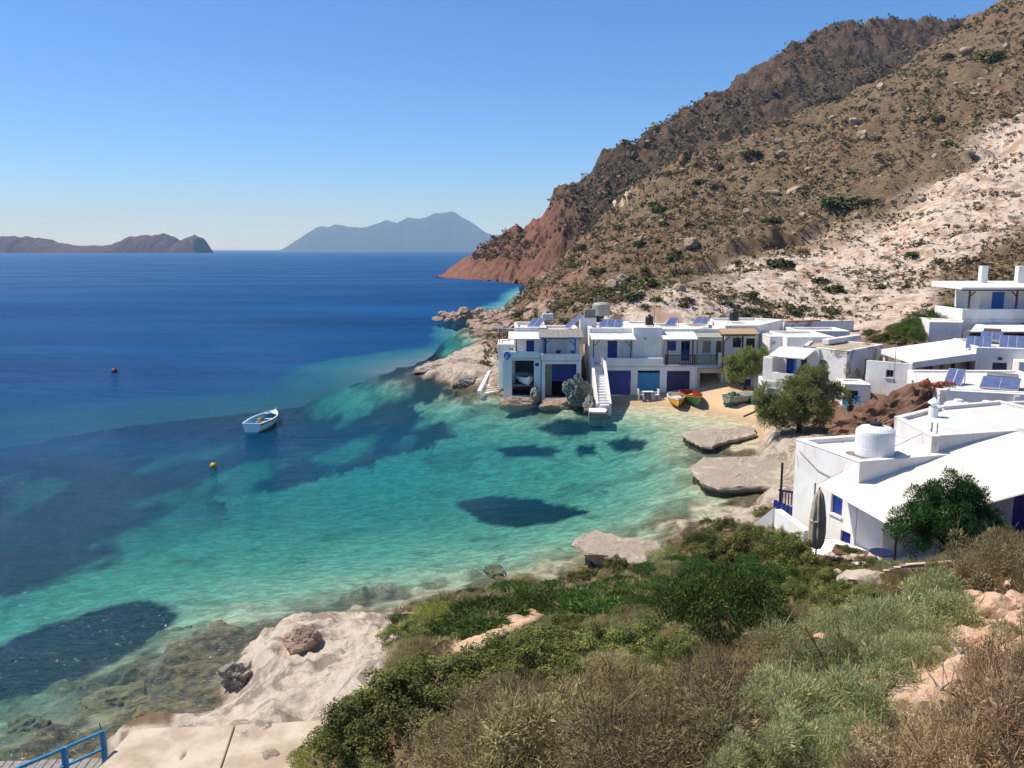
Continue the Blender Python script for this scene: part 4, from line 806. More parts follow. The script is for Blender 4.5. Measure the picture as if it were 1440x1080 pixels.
# forecourt with its parapet and planter
T_ = [(11.1, 29.6), (13.0, 28.7), (15.6, 28.0), (17.2, 30.5), (14.1, 30.0), (12.9, 32.0), (11.9, 32.3)]
S = empty('forecourt', (13, 29.5, 1.2), 0, 'white forecourt platform below the house wall, with a stone-edged planter', 'terrace')
wb(MB().prism(T_, -.2, 1.7), 'platform', M_WHITE, S, bevel=.04); wb(MB().prism([(13.9, 30.1), (17.2, 30.6), (18.5, 32.6), (16.6, 32.8), (13.9, 31.5)], .2, 1.45), 'upper_floor', M_ROOF, S)
wb(MB().prism([(11.9, 30.2), (13.1, 29.5), (13.35, 30.3), (12.4, 31.1)], 1.704, 1.85), 'planter_soil', M_RUST, S)
S = empty('stair_wall', (11.5, 34.5, 1.0), 0, 'white sloping stair parapet dropping from the house to the shore', 'wall')
def vwall(pts, th, zbot):
    m = MB()
    for (p, zp), (q, zq_) in zip(pts[:-1], pts[1:]):
        d = Vector((q[0]-p[0], q[1]-p[1])).normalized(); nrm = Vector((-d.y, d.x))*th/2; P_ = Vector(p); Q_ = Vector(q)
        a, b, c_, d2_ = P_-nrm, P_+nrm, Q_+nrm, Q_-nrm
        m.add([(a.x, a.y, zbot), (b.x, b.y, zbot), (c_.x, c_.y, zbot), (d2_.x, d2_.y, zbot), (a.x, a.y, zp), (b.x, b.y, zp), (c_.x, c_.y, zq_), (d2_.x, d2_.y, zq_)], [(0, 1, 2, 3), (7, 6, 5, 4), (4, 5, 1, 0), (5, 6, 2, 1), (6, 7, 3, 2), (7, 4, 0, 3)])
    return m
sp = [W(1060, 737, 35.6), W(1089, 714, 35.0), W(1136, 746, 32.4)]
wb(vwall([((p[0], p[1]), p[2]) for p in sp[:2]], .3, -.5), 'parapet', M_WHITE, S); wb(vwall([((sp[1][0]+.1, sp[1][1]-.2), sp[1][2]), ((sp[2][0], sp[2][1]), sp[2][2])], .3, -.5), 'parapet', M_WHITE, S)
wb(MB().box(*sorted((float(W(985, 748, 36.5)[0]), float(W(1022, 744, 36.5)[0]))), 36.2, 36.9, -.3, .45), 'kerb_block', M_WHITE2, S, bevel=.05)
Fg = empty('blue_gate', (11.3, 36.0, 1.0), 0, 'blue boarded gate and railing at the corner of the seaside house', 'gate')
eg_ = Edge(Wp(1088, 36.2, 700), Wp(1117.5, 35.6, 700)); zg0, zg1 = Z(729, 36), Z(694, 36)
for i in range(5):
    a = i*eg_.L/5; wb(eg_.box(a+.01, a+eg_.L/5-.01, 0, .04, zg0-.3+(.5-.1*i)*.3, zg1-.35-.04*i), 'board', M_BLUE, Fg)
for i in range(7): a = .06+i*(eg_.L-.12)/6; wb(eg_.box(a-.02, a+.02, .5, .54, zg1-.6, zg1-.05), 'baluster', M_NAVY, Fg)
wb(eg_.box(0, eg_.L, .48, .56, zg1-.045, zg1+.03), 'handrail', M_NAVY, Fg); wb(eg_.box(.22, .3, .1, .18, zg0-.4, Z(652, 36)), 'gate_post', M_BLACK, Fg)

# shade sail
P1, P2, P3, P5, P4 = [Vector(p) for p in ((11.9, 32.0, 3.95), (13.2, 28.0, 3.5), (22.5, 30.3, 5.1), (23.5, 34.4, 5.75), (17.2, 34.0, 5.72))]
S = empty('shade_sail', (16, 31, 1.5), 0, 'large cream canvas shade sail stretched over the terrace of the seaside house', 'shade sail')
n_ = 22; Vs = []
for i in range(n_+1):
    for j in range(n_+1):
        u, v = i/n_, j/n_; p = (P1.lerp(P2, v)).lerp(P4.lerp(P3, v).lerp(P5.lerp(P3, v), max(0, u-.5)*1.2), u); sag = .22*math.sin(math.pi*u)*math.sin(math.pi*v); p.z -= sag; p.z += .012*math.sin(u*40)*math.sin(math.pi*v); Vs.append(p)
m = MB(); fs = [tuple(q) for q in grid_faces(n_+1, n_+1)]; m.add([tuple(p) for p in Vs], fs); o = wb(m, 'canvas', M_SAIL, S, smooth=True)
md = o.modifiers.new('thickness', 'SOLIDIFY'); md.thickness = .02; md.offset = -1
wb(MB().tube([tuple(P2+Vector((.05, 0, -2.6))), tuple(P2+Vector((.05, 0, .05)))], .04, 8), 'pole', M_DARK, S); wb(MB().tube([(17.25, 34.05, 5.3), (17.25, 34.05, 6.0)], .03, 8), 'pole', M_STEEL, S); wb(MB().tube([(17.5, 34.1, 5.3), (17.5, 34.1, 5.95)], .025, 8), 'pole', M_STEEL, S)
wb(MB().tube([tuple(P1+Vector((-.05, .05, -3.2))), tuple(P1+Vector((-.05, .05, .05)))], .035, 8), 'pole', M_GREYPVC, S); wb(MB().tube([tuple(P1), tuple(P1.lerp(P4, .5)+Vector((0, .05, .02))), tuple(P4)], .015, 6), 'rope', M_GREYPVC, S)
# folded parasol
b = W(1146, 800, 29.2); S = empty('parasol', tuple(b), 0, 'closed taupe parasol standing at the corner of the forecourt', 'parasol')
m = MB(); prof = [(.15, .8), (.22, 1.0), (.25, 1.35), (.24, 1.9), (.20, 2.4), (.14, 2.75), (.05, 2.95)]; n_ = 32; vs = []
for r_, z_ in prof:
    for k in range(n_): t = 2*math.pi*k/n_; rr_ = r_*(1+.22*math.cos(8*t+z_)); vs.append((rr_*math.cos(t), rr_*math.sin(t), z_))
m.add(vs, [(i*n_+k, i*n_+(k+1) % n_, (i+1)*n_+(k+1) % n_, (i+1)*n_+k) for i in range(len(prof)-1) for k in range(n_)]+[tuple(range((len(prof)-1)*n_, len(prof)*n_))]); m.build('canopy', M_PARASOL, S, smooth=True)
MB().tube([(0, 0, -.6), (0, 0, 3.05)], .03, 8).build('pole', M_GREYWOOD, S); MB().lathe([(.36, 2.2), (.3, 2.28)], n=16).build('tie', M_GREYWOOD, S) if False else MB().lathe([(.26, 1.78), (.285, 1.8), (.285, 1.84), (.25, 1.86)], n=16).build('tie', M_BEIGE, S); MB().lathe([(.3, -.6), (.3, -.45), (.06, -.4)], n=16).build('foot', M_CONC, S)
# round blue table
S = empty('round_table', (float(W(1240, 778, 28.9)[0]), 28.9, 1.7), 0, 'round blue metal table on the white forecourt platform', 'table')
MB().lathe([(.40, .60), (.42, .61), (.42, .64), (.4, .65)], n=28).build('table_top', M_NAVY, S)
for k in range(3): t = 2.1*k+.4; MB().tube([(.3*math.cos(t), .3*math.sin(t), 0), (.1*math.cos(t), .1*math.sin(t), .35), (.28*math.cos(t), .28*math.sin(t), .6)], .013, 6).build('leg', M_STEEL, S)

# ------------------------------------------------------------------ tanks, solar heaters, antennas
def tank(px, py, Y, r, h, label, mat=M_TANK, lid=True):
    b = W(px, py, Y); S = empty('water_tank', tuple(b), 0, label, 'water tank')
    MB().lathe([(r*.97, 0), (r, .04), (r, h*.3), (r*.985, h*.31), (r, h*.33), (r, h*.75), (r*.985, h*.76), (r, h*.78), (r*.98, h*.84), (r*.8, h*.94), (r*.36, h*.985), (r*.36, h)], n=36).build('tank_body', mat, S, smooth=False)
    if lid: MB().lathe([(r*.3, h), (r*.33, h+.02), (r*.33, h+.09), (r*.28, h+.11)], n=20).build('lid', M_BLACK if mat is M_TANK and r > .7 else mat, S)
    MB().tube([(r*.9, -r*.3, .12), (r*1.15, -r*.4, .12), (r*1.15, -r*.4, -.1)], .025, 6).build('outlet_pipe', M_GREYPVC, S); return S
S = tank(1229, 640, 32.9, .74, 1.22, 'large white round water tank with black cap on the seaside house roof'); MB().box(-.85, .85, -.7, .7, -.14, -.01).build('stand', M_CONC, S)
tank(1345.5, 590, 42.5, .66, .95, 'white upright water tank beside the lying tank below the flat-roofed house')
b = W(1385, 590, 42.8); S = empty('water_tank', tuple(b), math.radians(8), 'white lying barrel-shaped water tank beside the upright one', 'water tank')
m = MB().lathe([(.30, -.72), (.42, -.7), (.45, -.6), (.45, .6), (.42, .7), (.30, .72)], n=28); m.v = [(z_, y_, x_+.46) for x_, y_, z_ in m.v]; m.f = [f[::-1] for f in m.f]; m.build('tank_body', M_TANK, S)
MB().lathe([(.2, .88), (.2, .97), (.14, 1.0)], n=16).build('lid', M_TANK, S); MB().box(-.5, -.35, -.35, .35, -.12, .12).build('cradle', M_CONC, S); MB().box(.35, .5, -.35, .35, -.12, .12).build('cradle', M_CONC, S)
tank(845.5, 443.5, 80, .85, 1.25, 'large pale round cistern on the ground above the boathouse roofs', M_GREYPVC, False)
tank(913, 457, 76, .36, .85, 'black barrel tank on the flat roof beside an antenna mast', M_BLACK); tank(1032, 451, 78, .42, .95, 'black barrel tank on the roof of the large cane-awning boathouse', M_BLACK)
def tote(px0, px1, py0, py1, Y, label, mat):
    x0, x1 = X(px0, Y, py0), X(px1, Y, py0); z0, z1 = Z(py1, Y), Z(py0, Y); w = x1-x0
    S = empty('tank_tote', ((x0+x1)/2, Y, z0), 0, label, 'tank'); MB().box(-w/2+.03, w/2-.03, -.45, .45, .1, z1-z0-.03).build('bottle', mat, S, bevel=.08); MB().box(-w/2, w/2, -.5, .5, 0, .09).build('pallet', M_STEEL, S)
    for k in range(6):
        a = -w/2+k*w/5; MB().box(a-.012, a+.012, -.5, -.476, .09, z1-z0).build('cage_bar', M_STEEL, S)
    for k in range(1, 5): q = .09+(z1-z0-.1)*k/4; MB().box(-w/2, w/2, -.526, -.502, q-.012, q+.012).build('cage_rail', M_STEEL, S)
    MB().lathe([(.12, z1-z0-.03), (.12, z1-z0+.03)], n=12).build('cap', M_BLACK, S); return S
tote(762, 778, 440, 451.5, 77.5, 'white caged tank tote with rust marks behind the pergola boathouse', M_TANK); tote(821, 837, 433.5, 446.5, 76.5, 'grey caged tank tote raised on a white block', M_GREYPVC)
S = empty('roof_block', (X(828, 76.3), 76.5, 5.5), 0, 'white masonry block carrying the grey caged tote', 'block'); wb(MB().box(X(816.5, 76, 450), X(839, 76, 450), 76, 77.4, 4.6, Z(446.7, 76)), 'block', M_WHITE, S, bevel=.04)
def solar(px, py, Y, w, l, tilt, rz, label, panes=2, boiler=True, bmat=None, group=None):
    b = W(px, py, Y); S = empty('solar_heater', tuple(b), rz, label, 'solar panel', group)
    tilt *= .72; c_, s_ = math.cos(tilt), math.sin(tilt)
    def sl(mb): mb.v = [(x_, y_*c_-z_*s_, y_*s_+z_*c_+.06) for x_, y_, z_ in mb.v]; return mb
    o = sl(MB().box(-w/2, w/2, 0, l, 0, .07)).build('collector', M_ALU, S); pw = w/panes
    for k in range(panes): sl(MB().box(-w/2+k*pw+.03, -w/2+(k+1)*pw-.03, .03, l-.03, .074, .082)).build('pane', M_SOLAR, o)
    for sx in (-1, 1):
        MB().bar((sx*(w/2-.06), l*c_-.03, l*s_), (sx*(w/2-.06), l*c_-.03, -.15), .04).build('leg', M_STEEL, S); MB().bar((sx*(w/2-.06), .02, .05), (sx*(w/2-.06), l*c_, -.1), .035).build('rail', M_STEEL, S)
    if boiler:
        m = MB().lathe([(.1, -w*.42), (.24, -w*.4), (.24, w*.4), (.1, w*.42)], n=16); m.v = [(z_, y_+l*c_+.18, x_+l*s_+.1) for x_, y_, z_ in m.v]; m.build('boiler', bmat or M_STEEL, S)
        for sx in (-1, 1): MB().bar((sx*w*.3, l*c_+.18, l*s_-.1), (sx*w*.3, l*c_+.18, -.15), .04).build('boiler_leg', M_STEEL, S)
    return S
R_ = math.radians
solar(750, 461, 75.5, 1.2, 1.5, R_(35), R_(-25), 'solar panel tilted on the roof of the boathouse with wall tiles', 2, False); solar(858, 461.5, 74.6, 2.0, 1.7, R_(26), R_(-12), 'wide three-pane solar collector above the stairs boathouse', 3, False)
solar(941.5, 460, 75.2, .9, 1.4, R_(38), R_(-30), 'narrow solar panel on the roof of the brown-railing boathouse', 1, False); solar(984, 457, 76.5, 1.3, 1.3, R_(30), R_(-28), 'solar panel with yellowish boiler on the roof of the open garage house', 2, True, M_TANWOOD)
solar(796, 463, 75.2, .7, 2.1, R_(40), R_(-50), 'long white flue-like collector leaning on the pergola boathouse roof', 1, False)
solar(1375, 492, 63.2, 1.7, 2.0, R_(30), R_(-30), 'three-pane solar collector on the roof beside the flat porch', 3, False, group=None); solar(1394, 480, 66, 1.5, 1.5, R_(30), R_(-30), 'solar panel partly behind a brown boiler on the porch house roof', 2, True, M_RUST)
solar(1423, 491, 63, 1.7, 2.0, R_(30), R_(-30), 'three-pane solar collector near the upright pipe on the wing roof', 3, False)
solar(1338, 545, 48.5, .95, 1.5, R_(48), R_(-40), 'steep solar panel with white triangular side on the flat roof', 2, False); solar(1404, 549, 46.6, 1.9, 1.6, R_(22), R_(-35), 'low solar collector with steel boiler at the edge of the flat roof', 2, True)
def mast(px, py0, py1, Y, label, yagi=True):
    b = W(px, py1, Y); h = Z(py0, Y)-b[2]; S = empty('antenna_mast', tuple(b), R_(20), label, 'antenna'); MB().tube([(0, 0, -.3), (0, 0, h)], .022, 6).build('mast', M_STEEL, S)
    if yagi:
        o = MB().bar((-.45, 0, h-.08), (.45, 0, h-.08), .02).build('boom', M_STEEL, S)
        for k in range(5): a = -.4+.2*k; MB().bar((a, -.22, h-.06), (a, .22, h-.06), .012).build('element', M_STEEL, o)
mast(920, 425, 457, 76, 'thin antenna mast beside a black barrel tank'); mast(1024, 420, 451, 77, 'thin antenna mast above the cane-awning boathouse', False); mast(1257, 480, 533, 57.5, 'aerial on a tall rusty mast before the flat porch'); mast(1437, 484, 500, 62.3, 'white upright pipe at the roof corner of the porch house', False)
S = empty('overhead_cable', (20, 45, 5), 0, 'slack overhead cable running from the flat house to the seaside house', 'cable')
a, b = W(1333, 548, 46.2), W(1180, 617, 35.6); pts = [tuple(Vector(a).lerp(Vector(b), k/12)-Vector((0, 0, .25*math.sin(math.pi*k/12)))) for k in range(13)]; wb(MB().tube(pts, .025, 5), 'cable', M_TANWOOD, S); wb(MB().box(a[0]-.06, a[0]+.06, a[1]-.06, a[1]+.06, a[2]-.1, a[2]+.08), 'insulator', M_WHITE, S)

# ------------------------------------------------------------------ piers, jetty, seaside terrace
def slab(name, pts, z, label, cat, mat, depth=.7, under=.2, jit=.08, seed=1, top=None):
    r_ = np.random.default_rng(seed); P_ = [Vector(G(a, b, z)[:2]) for a, b in pts]; ring = []
    n = len(P_)
    for i in range(n):
        a, b = P_[i], P_[(i+1) % n]; k = max(1, int((b-a).length/.35))
        ring += [a.lerp(b, j/k)+Vector(r_.normal(0, jit*.5, 2)) for j in range(k)]
    if sum(a.x*b.y-b.x*a.y for a, b in zip(ring, ring[1:]+ring[:1])) < 0: ring.reverse()
    c_ = sum(ring, Vector((0, 0)))/len(ring); N = len(ring); vs = []; fs = []
    lv = [(1.0-under*.15, -depth), (1.0-under*.3, -.15), (1.0-under*.12, z-.25), (1.01, z-.14), (1.0, z-.04), (.982, z), (.9, z+.01), (.75, z+.02), (.55, z+.03), (.3, z+.04)]
    for s_, h in lv:
        for p in ring: q = c_+(p-c_)*s_; vs.append((q.x+r_.normal(0, .02), q.y+r_.normal(0, .02), h+r_.normal(0, .022)-(.02 if h > z-.1 else 0)))
    for i in range(len(lv)-1):
        for k in range(N): fs.append((i*N+k, i*N+(k+1) % N, (i+1)*N+(k+1) % N, (i+1)*N+k))
    fs.append(tuple(range((len(lv)-1)*N, len(lv)*N))); S = empty(name, (c_.x, c_.y, 0), 0, label, cat)
    m = MB().add(vs, fs); wb(m, 'slab', mat, S); return S
nt = NT('pier_concrete'); ob = nt.coord(); n1 = nt.noise(.9, ob, 9, .65, .5); n2 = nt.noise(7, ob, 6, .7); sep = nt.new('ShaderNodeSeparateXYZ'); nt.l.new(ob, sep.inputs[0])
c = nt.mix(n1, lin('#918373'), lin('#b0a392')); c = nt.mix(nt.fr(n1, .58, .64), c, lin('#bdb2a2')); c = nt.mix(nt.fr(n2, .5, .72), c, lin('#7c6c58'))
c = nt.mix(nt.fr(nt.math('ADD', sep.outputs[2], nt.math('MULTIPLY', n1, .25)), .10, .36), lin('#4a3f2c'), c); M_PIER = nt.fin(c, .9, nt.bump(n2, 1.0, .06, nt.bump(n1, .8, .15)), spec=.3)
slab('pier', [(957, 607), (975, 604), (1030, 602), (1062, 601), (1064, 610), (1030, 618), (1000, 627), (985, 626), (966, 616)], .3, 'short tapering stone pier nearer the beach, waterline all round', 'pier', M_PIER, seed=3)
slab('pier', [(971, 656), (990, 643), (1050, 641), (1100, 645), (1120, 650), (1122, 684), (1090, 684), (1010, 684), (985, 676)], .42, 'broad flat stone pier beside the blue gate', 'pier', M_PIER, seed=4)
slab('jetty', [(806, 763), (814, 752), (835, 746), (870, 752), (962, 768), (968, 782), (930, 792), (885, 792), (862, 784), (825, 778)], .75, 'rough concrete jetty with undercut dark edge below the green slope', 'jetty', M_PIER, under=1.2, jit=.22, seed=5)
S = empty('seaside_terrace', (-6.5, 18, 1.3), 0, 'pale concrete terrace slab above the water beside a blue railing', 'terrace')
tz = 1.55; q = [G(a, b, tz) for a, b in ((188, 1024), (330, 1019), (300, 1110), (108, 1110))]; q2 = [G(a, b, tz) for a, b in ((332, 1019), (480, 1011), (500, 1040), (440, 1110), (302, 1110))]
for i, qq in enumerate((q, q2)): 
    pl = [(p[0], p[1]) for p in qq][::-1]; wb(MB().prism(pl, -1.0, tz+.006*i), 'concrete_slab', M_CONC_L, S, bevel=.03)
S = empty('wooden_deck', (-9.5, 16.5, 1.0), 0, 'weathered plank deck at the foot of the blue railing', 'deck')
for i in range(16):
    a = G(148-i*12, 1066+i*.4, 1.2); b = G(100-i*12, 1120, 1.2); wb(MB().bar((a[0], a[1]-.02, 1.2+random.uniform(-.006, .006)), (b[0]+.1, b[1]-1.2, 1.2), .17, .035), 'plank', M_GREYWOOD, S)
wb(MB().bar((-8.6, 17.9, 1.08), (-12.5, 16.4, 1.08), .1, .12), 'joist', M_GREYWOOD, S); wb(MB().bar((-8.4, 16.0, 1.08), (-12.0, 14.5, 1.08), .1, .12), 'joist', M_GREYWOOD, S)
S = empty('blue_railing', (-9, 17.8, 1.2), 0, 'bright blue metal railing sloping beside the concrete terrace', 'railing')
ta, tb = Vector(W(147, 1028, 18.1)), Vector(W(0, 1091, 15.6)); la, lb = ta+Vector((0, 0, -.42)), tb+Vector((0, 0, -.42))
wb(MB().bar(ta, tb, .06, .06), 'top_rail', M_TURQ, S); wb(MB().bar(la, lb, .05, .05), 'lower_rail', M_TURQ, S)
for k in (0.02, .42, .9): p = ta.lerp(tb, k); wb(MB().bar((p.x, p.y, p.z+.03), (p.x, p.y, p.z-.85), .11, .08), 'rail_post', M_TURQ, S)
wb(MB().tube([tuple(ta+Vector((-.08, 0, .02))), tuple(ta+Vector((-.1, 0, .2)))], .012, 6), 'hook', M_BLACK, S)

# ------------------------------------------------------------------ boats, buoys, beach things
def boat(name, loc, rz, L, B, hullm, inm, rim, label, tx=0.0, deckm=None, stripe=None, flat=.75, thw=3, freeb=.55):
    S = empty(name, loc, rz, label, 'boat'); S.rotation_euler[0] = tx; ns, nv = 22, 9
    def sec(t, k=1.0, dz=0.0):
        w = B/2*(flat+(1-flat)*min(1, t/.35)) if t < .35 else B/2*max(0.02, (1-((t-.35)/.65)**2.4)); sh = freeb*(1+.10*(1-t)+.26*t**2.2); kz = .02+.28*max(0, t-.75)**1.2*1.2; out = []
        for v in range(nv):
            a = v/(nv-1)*math.pi/2; out.append((max(w*k*math.sin(a)**.75, .004 if k == 1 else .0), kz+dz+(sh-kz-dz)*(1-math.cos(a))**1.05))
        return out
    def shellm(k, dz, flip, t0=0., t1=1.):
        vs = []; fs = []
        for i in range(ns+1):
            t = t0+(t1-t0)*i/ns; s_ = sec(t, k, dz); x_ = (t-.5)*L+(.0 if k == 1 else -.02*L*(t-.5)); row = [(x_+.14*L*.5*max(0, t-.8)*z_/freeb, -y_, z_) for y_, z_ in s_[::-1]]+[(x_+.14*L*.5*max(0, t-.8)*z_/freeb, y_, z_) for y_, z_ in s_[1:]]; vs += row
        nr = 2*nv-1
        for i in range(ns):
            for j in range(nr-1): f = (i*nr+j, (i+1)*nr+j, (i+1)*nr+j+1, i*nr+j+1); fs.append(f[::-1] if flip else f)
        return vs, fs, nr
    vs, fs, nr = shellm(1, 0, False); fs.append(tuple(range(0, nr))); MB().add(vs, fs).build('hull', hullm, S, smooth=False)
    v2, f2, nr = shellm(.9, .14, True, .02, .97); f2.append(tuple(range(nr-1, -1, -1))); MB().add(v2, f2).build('inner_hull', inm, S)
    m = MB()
    for sgn in (0, nr-1):
        top = [Vector(vs[i*nr+sgn]) for i in range(ns+1)]
        for p, q_ in zip(top[:-1], top[1:]): m.bar(p, q_, .09, .06)
    m.bar(Vector(vs[0]), Vector(vs[nr-1]), .09, .06); m.build('gunwale', rim, S)
    if stripe:
        m = MB()
        for sgn, s2 in ((0, -1), (nr-1, 1)):
            top = [Vector(vs[i*nr+sgn])+Vector((0, s2*.012, -.085)) for i in range(ns+1)]
            for p, q_ in zip(top[:-1], top[1:]): m.bar(p, q_, .03, .075)
        m.build('rubbing_strake', stripe, S)
    for k in range(thw):
        t = .22+.26*k; s_ = sec(t, .9); w = s_[-2][0]; MB().box((t-.5)*L-.11, (t-.5)*L+.11, -w, w, freeb*.62, freeb*.67).build('thwart', deckm or inm, S)
    i0 = int(ns*.8); vs3 = []; N = ns-i0+1
    for i in range(i0, ns+1): p, q_ = Vector(vs[i*nr]), Vector(vs[i*nr+nr-1]); vs3 += [tuple(p+Vector((0, 0, -.03))), tuple((p+q_)/2+Vector((0, 0, .02))), tuple(q_+Vector((0, 0, -.03)))]
    MB().add(vs3, [(i*3+j, (i+1)*3+j, (i+1)*3+j+1, i*3+j+1) for i in range(N-1) for j in range(2)]).build('foredeck', deckm or inm, S)
    MB().bar((L*.5+.05, 0, freeb*1.3), (L*.5+.08, 0, freeb*1.5), .06).build('stem_post', rim, S); return S
M_PAINTW = simple('white_boat_paint', (.8, .8, .79), .35, .05, 3); M_CYAN = simple('pale_blue_boat_paint', '#7cc0d6', .4, .1, 3); M_MAROON = simple('maroon_boat_paint', '#5a1c22', .4)
s0, s1 = G(356, 605, .1), G(386, 589, .1); v = s1-s0
B_ = boat('rowing_boat', (float((s0[0]+s1[0])/2), float((s0[1]+s1[1])/2), -.16), math.atan2(v[1], v[0])+.0, 4.7, 1.75, M_PAINTW, M_CYAN, M_PAINTW, 'white rowing boat with pale blue inside moored on deep blue water', stripe=M_MAROON, deckm=M_PAINTW, freeb=.72)
MB().lathe([(.02, 0), (.13, .08), (.16, .2), (.1, .32), (.02, .36)], (.2, .25, .42), 14).build('float', M_TERRA, B_, smooth=True); MB().lathe([(.02, 0), (.13, .08), (.15, .2), (.1, .3), (.02, .34)], (-.1, .3, .42), 14).build('float', M_YELLOW, B_, smooth=True)
MB().bar((.5, -.75, .86), (1.75, .45, .95), .05).build('oar', M_BROWN, B_); MB().bar((-1.7, -.3, .5), (-.4, -.2, .55), .1).build('oar', M_CYAN, B_)
MB().tube([(2.4, 0, .8), (3.0, .2, .25), (3.6, .3, -.4), (4.6, .4, -2.4)], .02, 5).build('mooring_rope', M_TANWOOD, B_)
def buoy(px, py, r_, mat, label):
    p = G(px, py, 0); S = empty('buoy', tuple(p), 0, label, 'buoy'); MB().lathe([(r_*.15, -r_), (r_*.75, -r_*.6), (r_, 0), (r_*.9, r_*.5), (r_*.5, r_*.9), (r_*.15, r_*1.05)], (0, 0, r_*.35), 16).build('float', mat, S, smooth=True); MB().lathe([(r_*.14, 0), (r_*.16, .1), (r_*.05, .14)], (0, 0, r_*1.36), 8).build('eye', M_BLACK, S)
    MB().tube([(0, 0, -r_*.6), (.15, .1, -1.2), (.1, .2, -2.6)], .015, 5).build('mooring_line', M_GREYPVC, S)
buoy(300.5, 657, .22, M_YELLOW, 'round yellow mooring buoy floating on the open water'); buoy(161, 524, .34, M_MAROON, 'small dark red marker buoy far out on blue water')
zg = lambda x_, y_: float(ground_z(x_, y_))
p = G(947, 556, .75); boat('rowing_boat', (p[0], 69.6, zg(p[0], 69.6)-.02), R_(-97), 3.4, 1.5, M_YELLOW, M_PAINTW, M_PAINTW, 'yellow and white rowing boat hauled up on the sand', stripe=M_PAINTW, thw=2, freeb=.62)
p = G(969, 557, .75); boat('rowing_boat', (p[0], 69.4, zg(p[0], 69.4)-.02), R_(-84), 3.6, 1.55, M_GREEN, M_RED, M_RED, 'green and red rowing boat hauled up beside the yellow one', stripe=M_YELLOW, thw=2, freeb=.66)
boat('white_boat', (X(738, 72.8), 73.4, 1.47), R_(-80), 3.9, 1.7, M_PAINTW, M_PAINTW, M_PAINTW, 'white covered boat stored in the open slip of the boathouse with wall tiles', thw=2, deckm=M_TARP)
p = G(1046, 566, .8); cb = boat('covered_boat', (p[0], 67.3, zg(p[0], 67.3)), R_(20), 3.4, 1.5, M_TARP, M_TARP, M_TARP, 'grey tarp-covered boat between green net heaps at the beach tree', thw=1)
MB().add([(x_*.42*3.4/2*1.0, y_*.62, .62+.28*(1-abs(y_))*(1-x_*x_*.5)+.05*math.sin(9*x_+4*y_)) for x_ in np.linspace(-1, 1, 12) for y_ in np.linspace(-1, 1, 9)], [tuple(q) for q in grid_faces(12, 9)]).build('tarpaulin', M_TARP, cb, smooth=True)
def heap(px, py, Y, r_, h, label, seed):
    p = W(px, py, Y); p[2] = zg(p[0], Y); S = empty('net_heap', tuple(p), 0, label, 'fishing net'); n = 26; vs = []
    u = np.linspace(0, 1, 12); t = np.linspace(0, 2*math.pi, n, endpoint=False)
    for a in u:
        for b in t: k = 1+.28*pn(np.array([3*math.cos(b)+a*3]), np.array([3*math.sin(b)+seed*7.]), seed)[0]; vs.append((r_*k*math.sin(a*1.57)*math.cos(b), r_*k*math.sin(a*1.57)*math.sin(b)*.8, h*k*math.cos(a*1.57)))
    MB().add(vs, [(i*n+k, (i+1)*n+k, (i+1)*n+(k+1) % n, i*n+(k+1) % n) for i in range(11) for k in range(n)]).build('net', M_NETG, S, smooth=True)
    m = MB(); r2 = random.Random(seed)
    for k in range(7): a = r2.random()*6.28; m2 = MB().tube([(r_*.7*math.cos(a+j*.35), r_*.6*math.sin(a+j*.35), h*(.5+.3*math.sin(j*1.3+k))) for j in range(6)], .02, 5).build('rope', M_NETG if k % 2 else M_TARP, S)
heap(1029, 569, 67.0, .62, 1.0, 'green fishing net heap in front of the tarp-covered boat', 3); heap(1063, 570, 66.5, .5, .75, 'smaller green net heap at the trunk side of the covered boat', 4)
S = empty('driftwood_pole', (X(1055, 65), 65.4, .8), 0, 'thin wooden pole lying on the sand below the covered boat', 'pole'); a, b = G(1046, 576, .8), G(1073, 573, .85); wb(MB().tube([(a[0], a[1], zg(a[0], a[1])+.05), (b[0], b[1], zg(b[0], b[1])+.06)], [.06, .04], 7), 'pole', M_BROWN, S); wb(MB().tube([(a[0]+.3, a[1]+.3, zg(a[0], a[1])+.1), (a[0]+1.0, a[1]+.3, zg(a[0], a[1])+.14)], .03, 6), 'branch', M_BROWN, S)
def chair(loc, rz, mat, label, name='garden_chair'):
    S = empty(name, loc, rz, label, 'chair'); MB().box(-.22, .22, -.22, .22, .42, .46).build('seat', mat, S, bevel=.01); o = MB().box(-.22, .22, .2, .24, .84, .92).build('backrest', mat, S, bevel=.01)
    for k in range(5): MB().box(-.19+k*.085, -.14+k*.085, .205, .235, .46, .84).build('slat', mat, o)
    for a in (-.2, .2):
        for b in (-.2, .2): MB().bar((a, b, .42), (a*1.15, b*1.2, 0), .045).build('leg', mat, S)
        MB().box(a-.03, a+.03, -.22, .2, .64, .67).build('armrest', mat, S)
yy = 70.9; zc_ = zg(X(912, yy), yy)+.02
chair((X(902, yy), yy, zc_), R_(100), M_TANK, 'white plastic chair at the beach table, end nearer the outside stairs'); chair((X(923, yy), yy-.1, zc_), R_(-75), M_TANK, 'white plastic chair at the beach table, end nearer the hauled-up boats')
S = empty('beach_table', (X(912, yy), yy, zc_), 0, 'white plastic table before the turquoise boathouse door', 'table'); MB().box(-.45, .45, -.35, .35, .68, .72).build('table_top', M_TANK, S, bevel=.015)
for a in (-.38, .38):
    for b in (-.28, .28): MB().bar((a, b, .68), (a*1.05, b*1.05, 0), .05).build('leg', M_TANK, S)
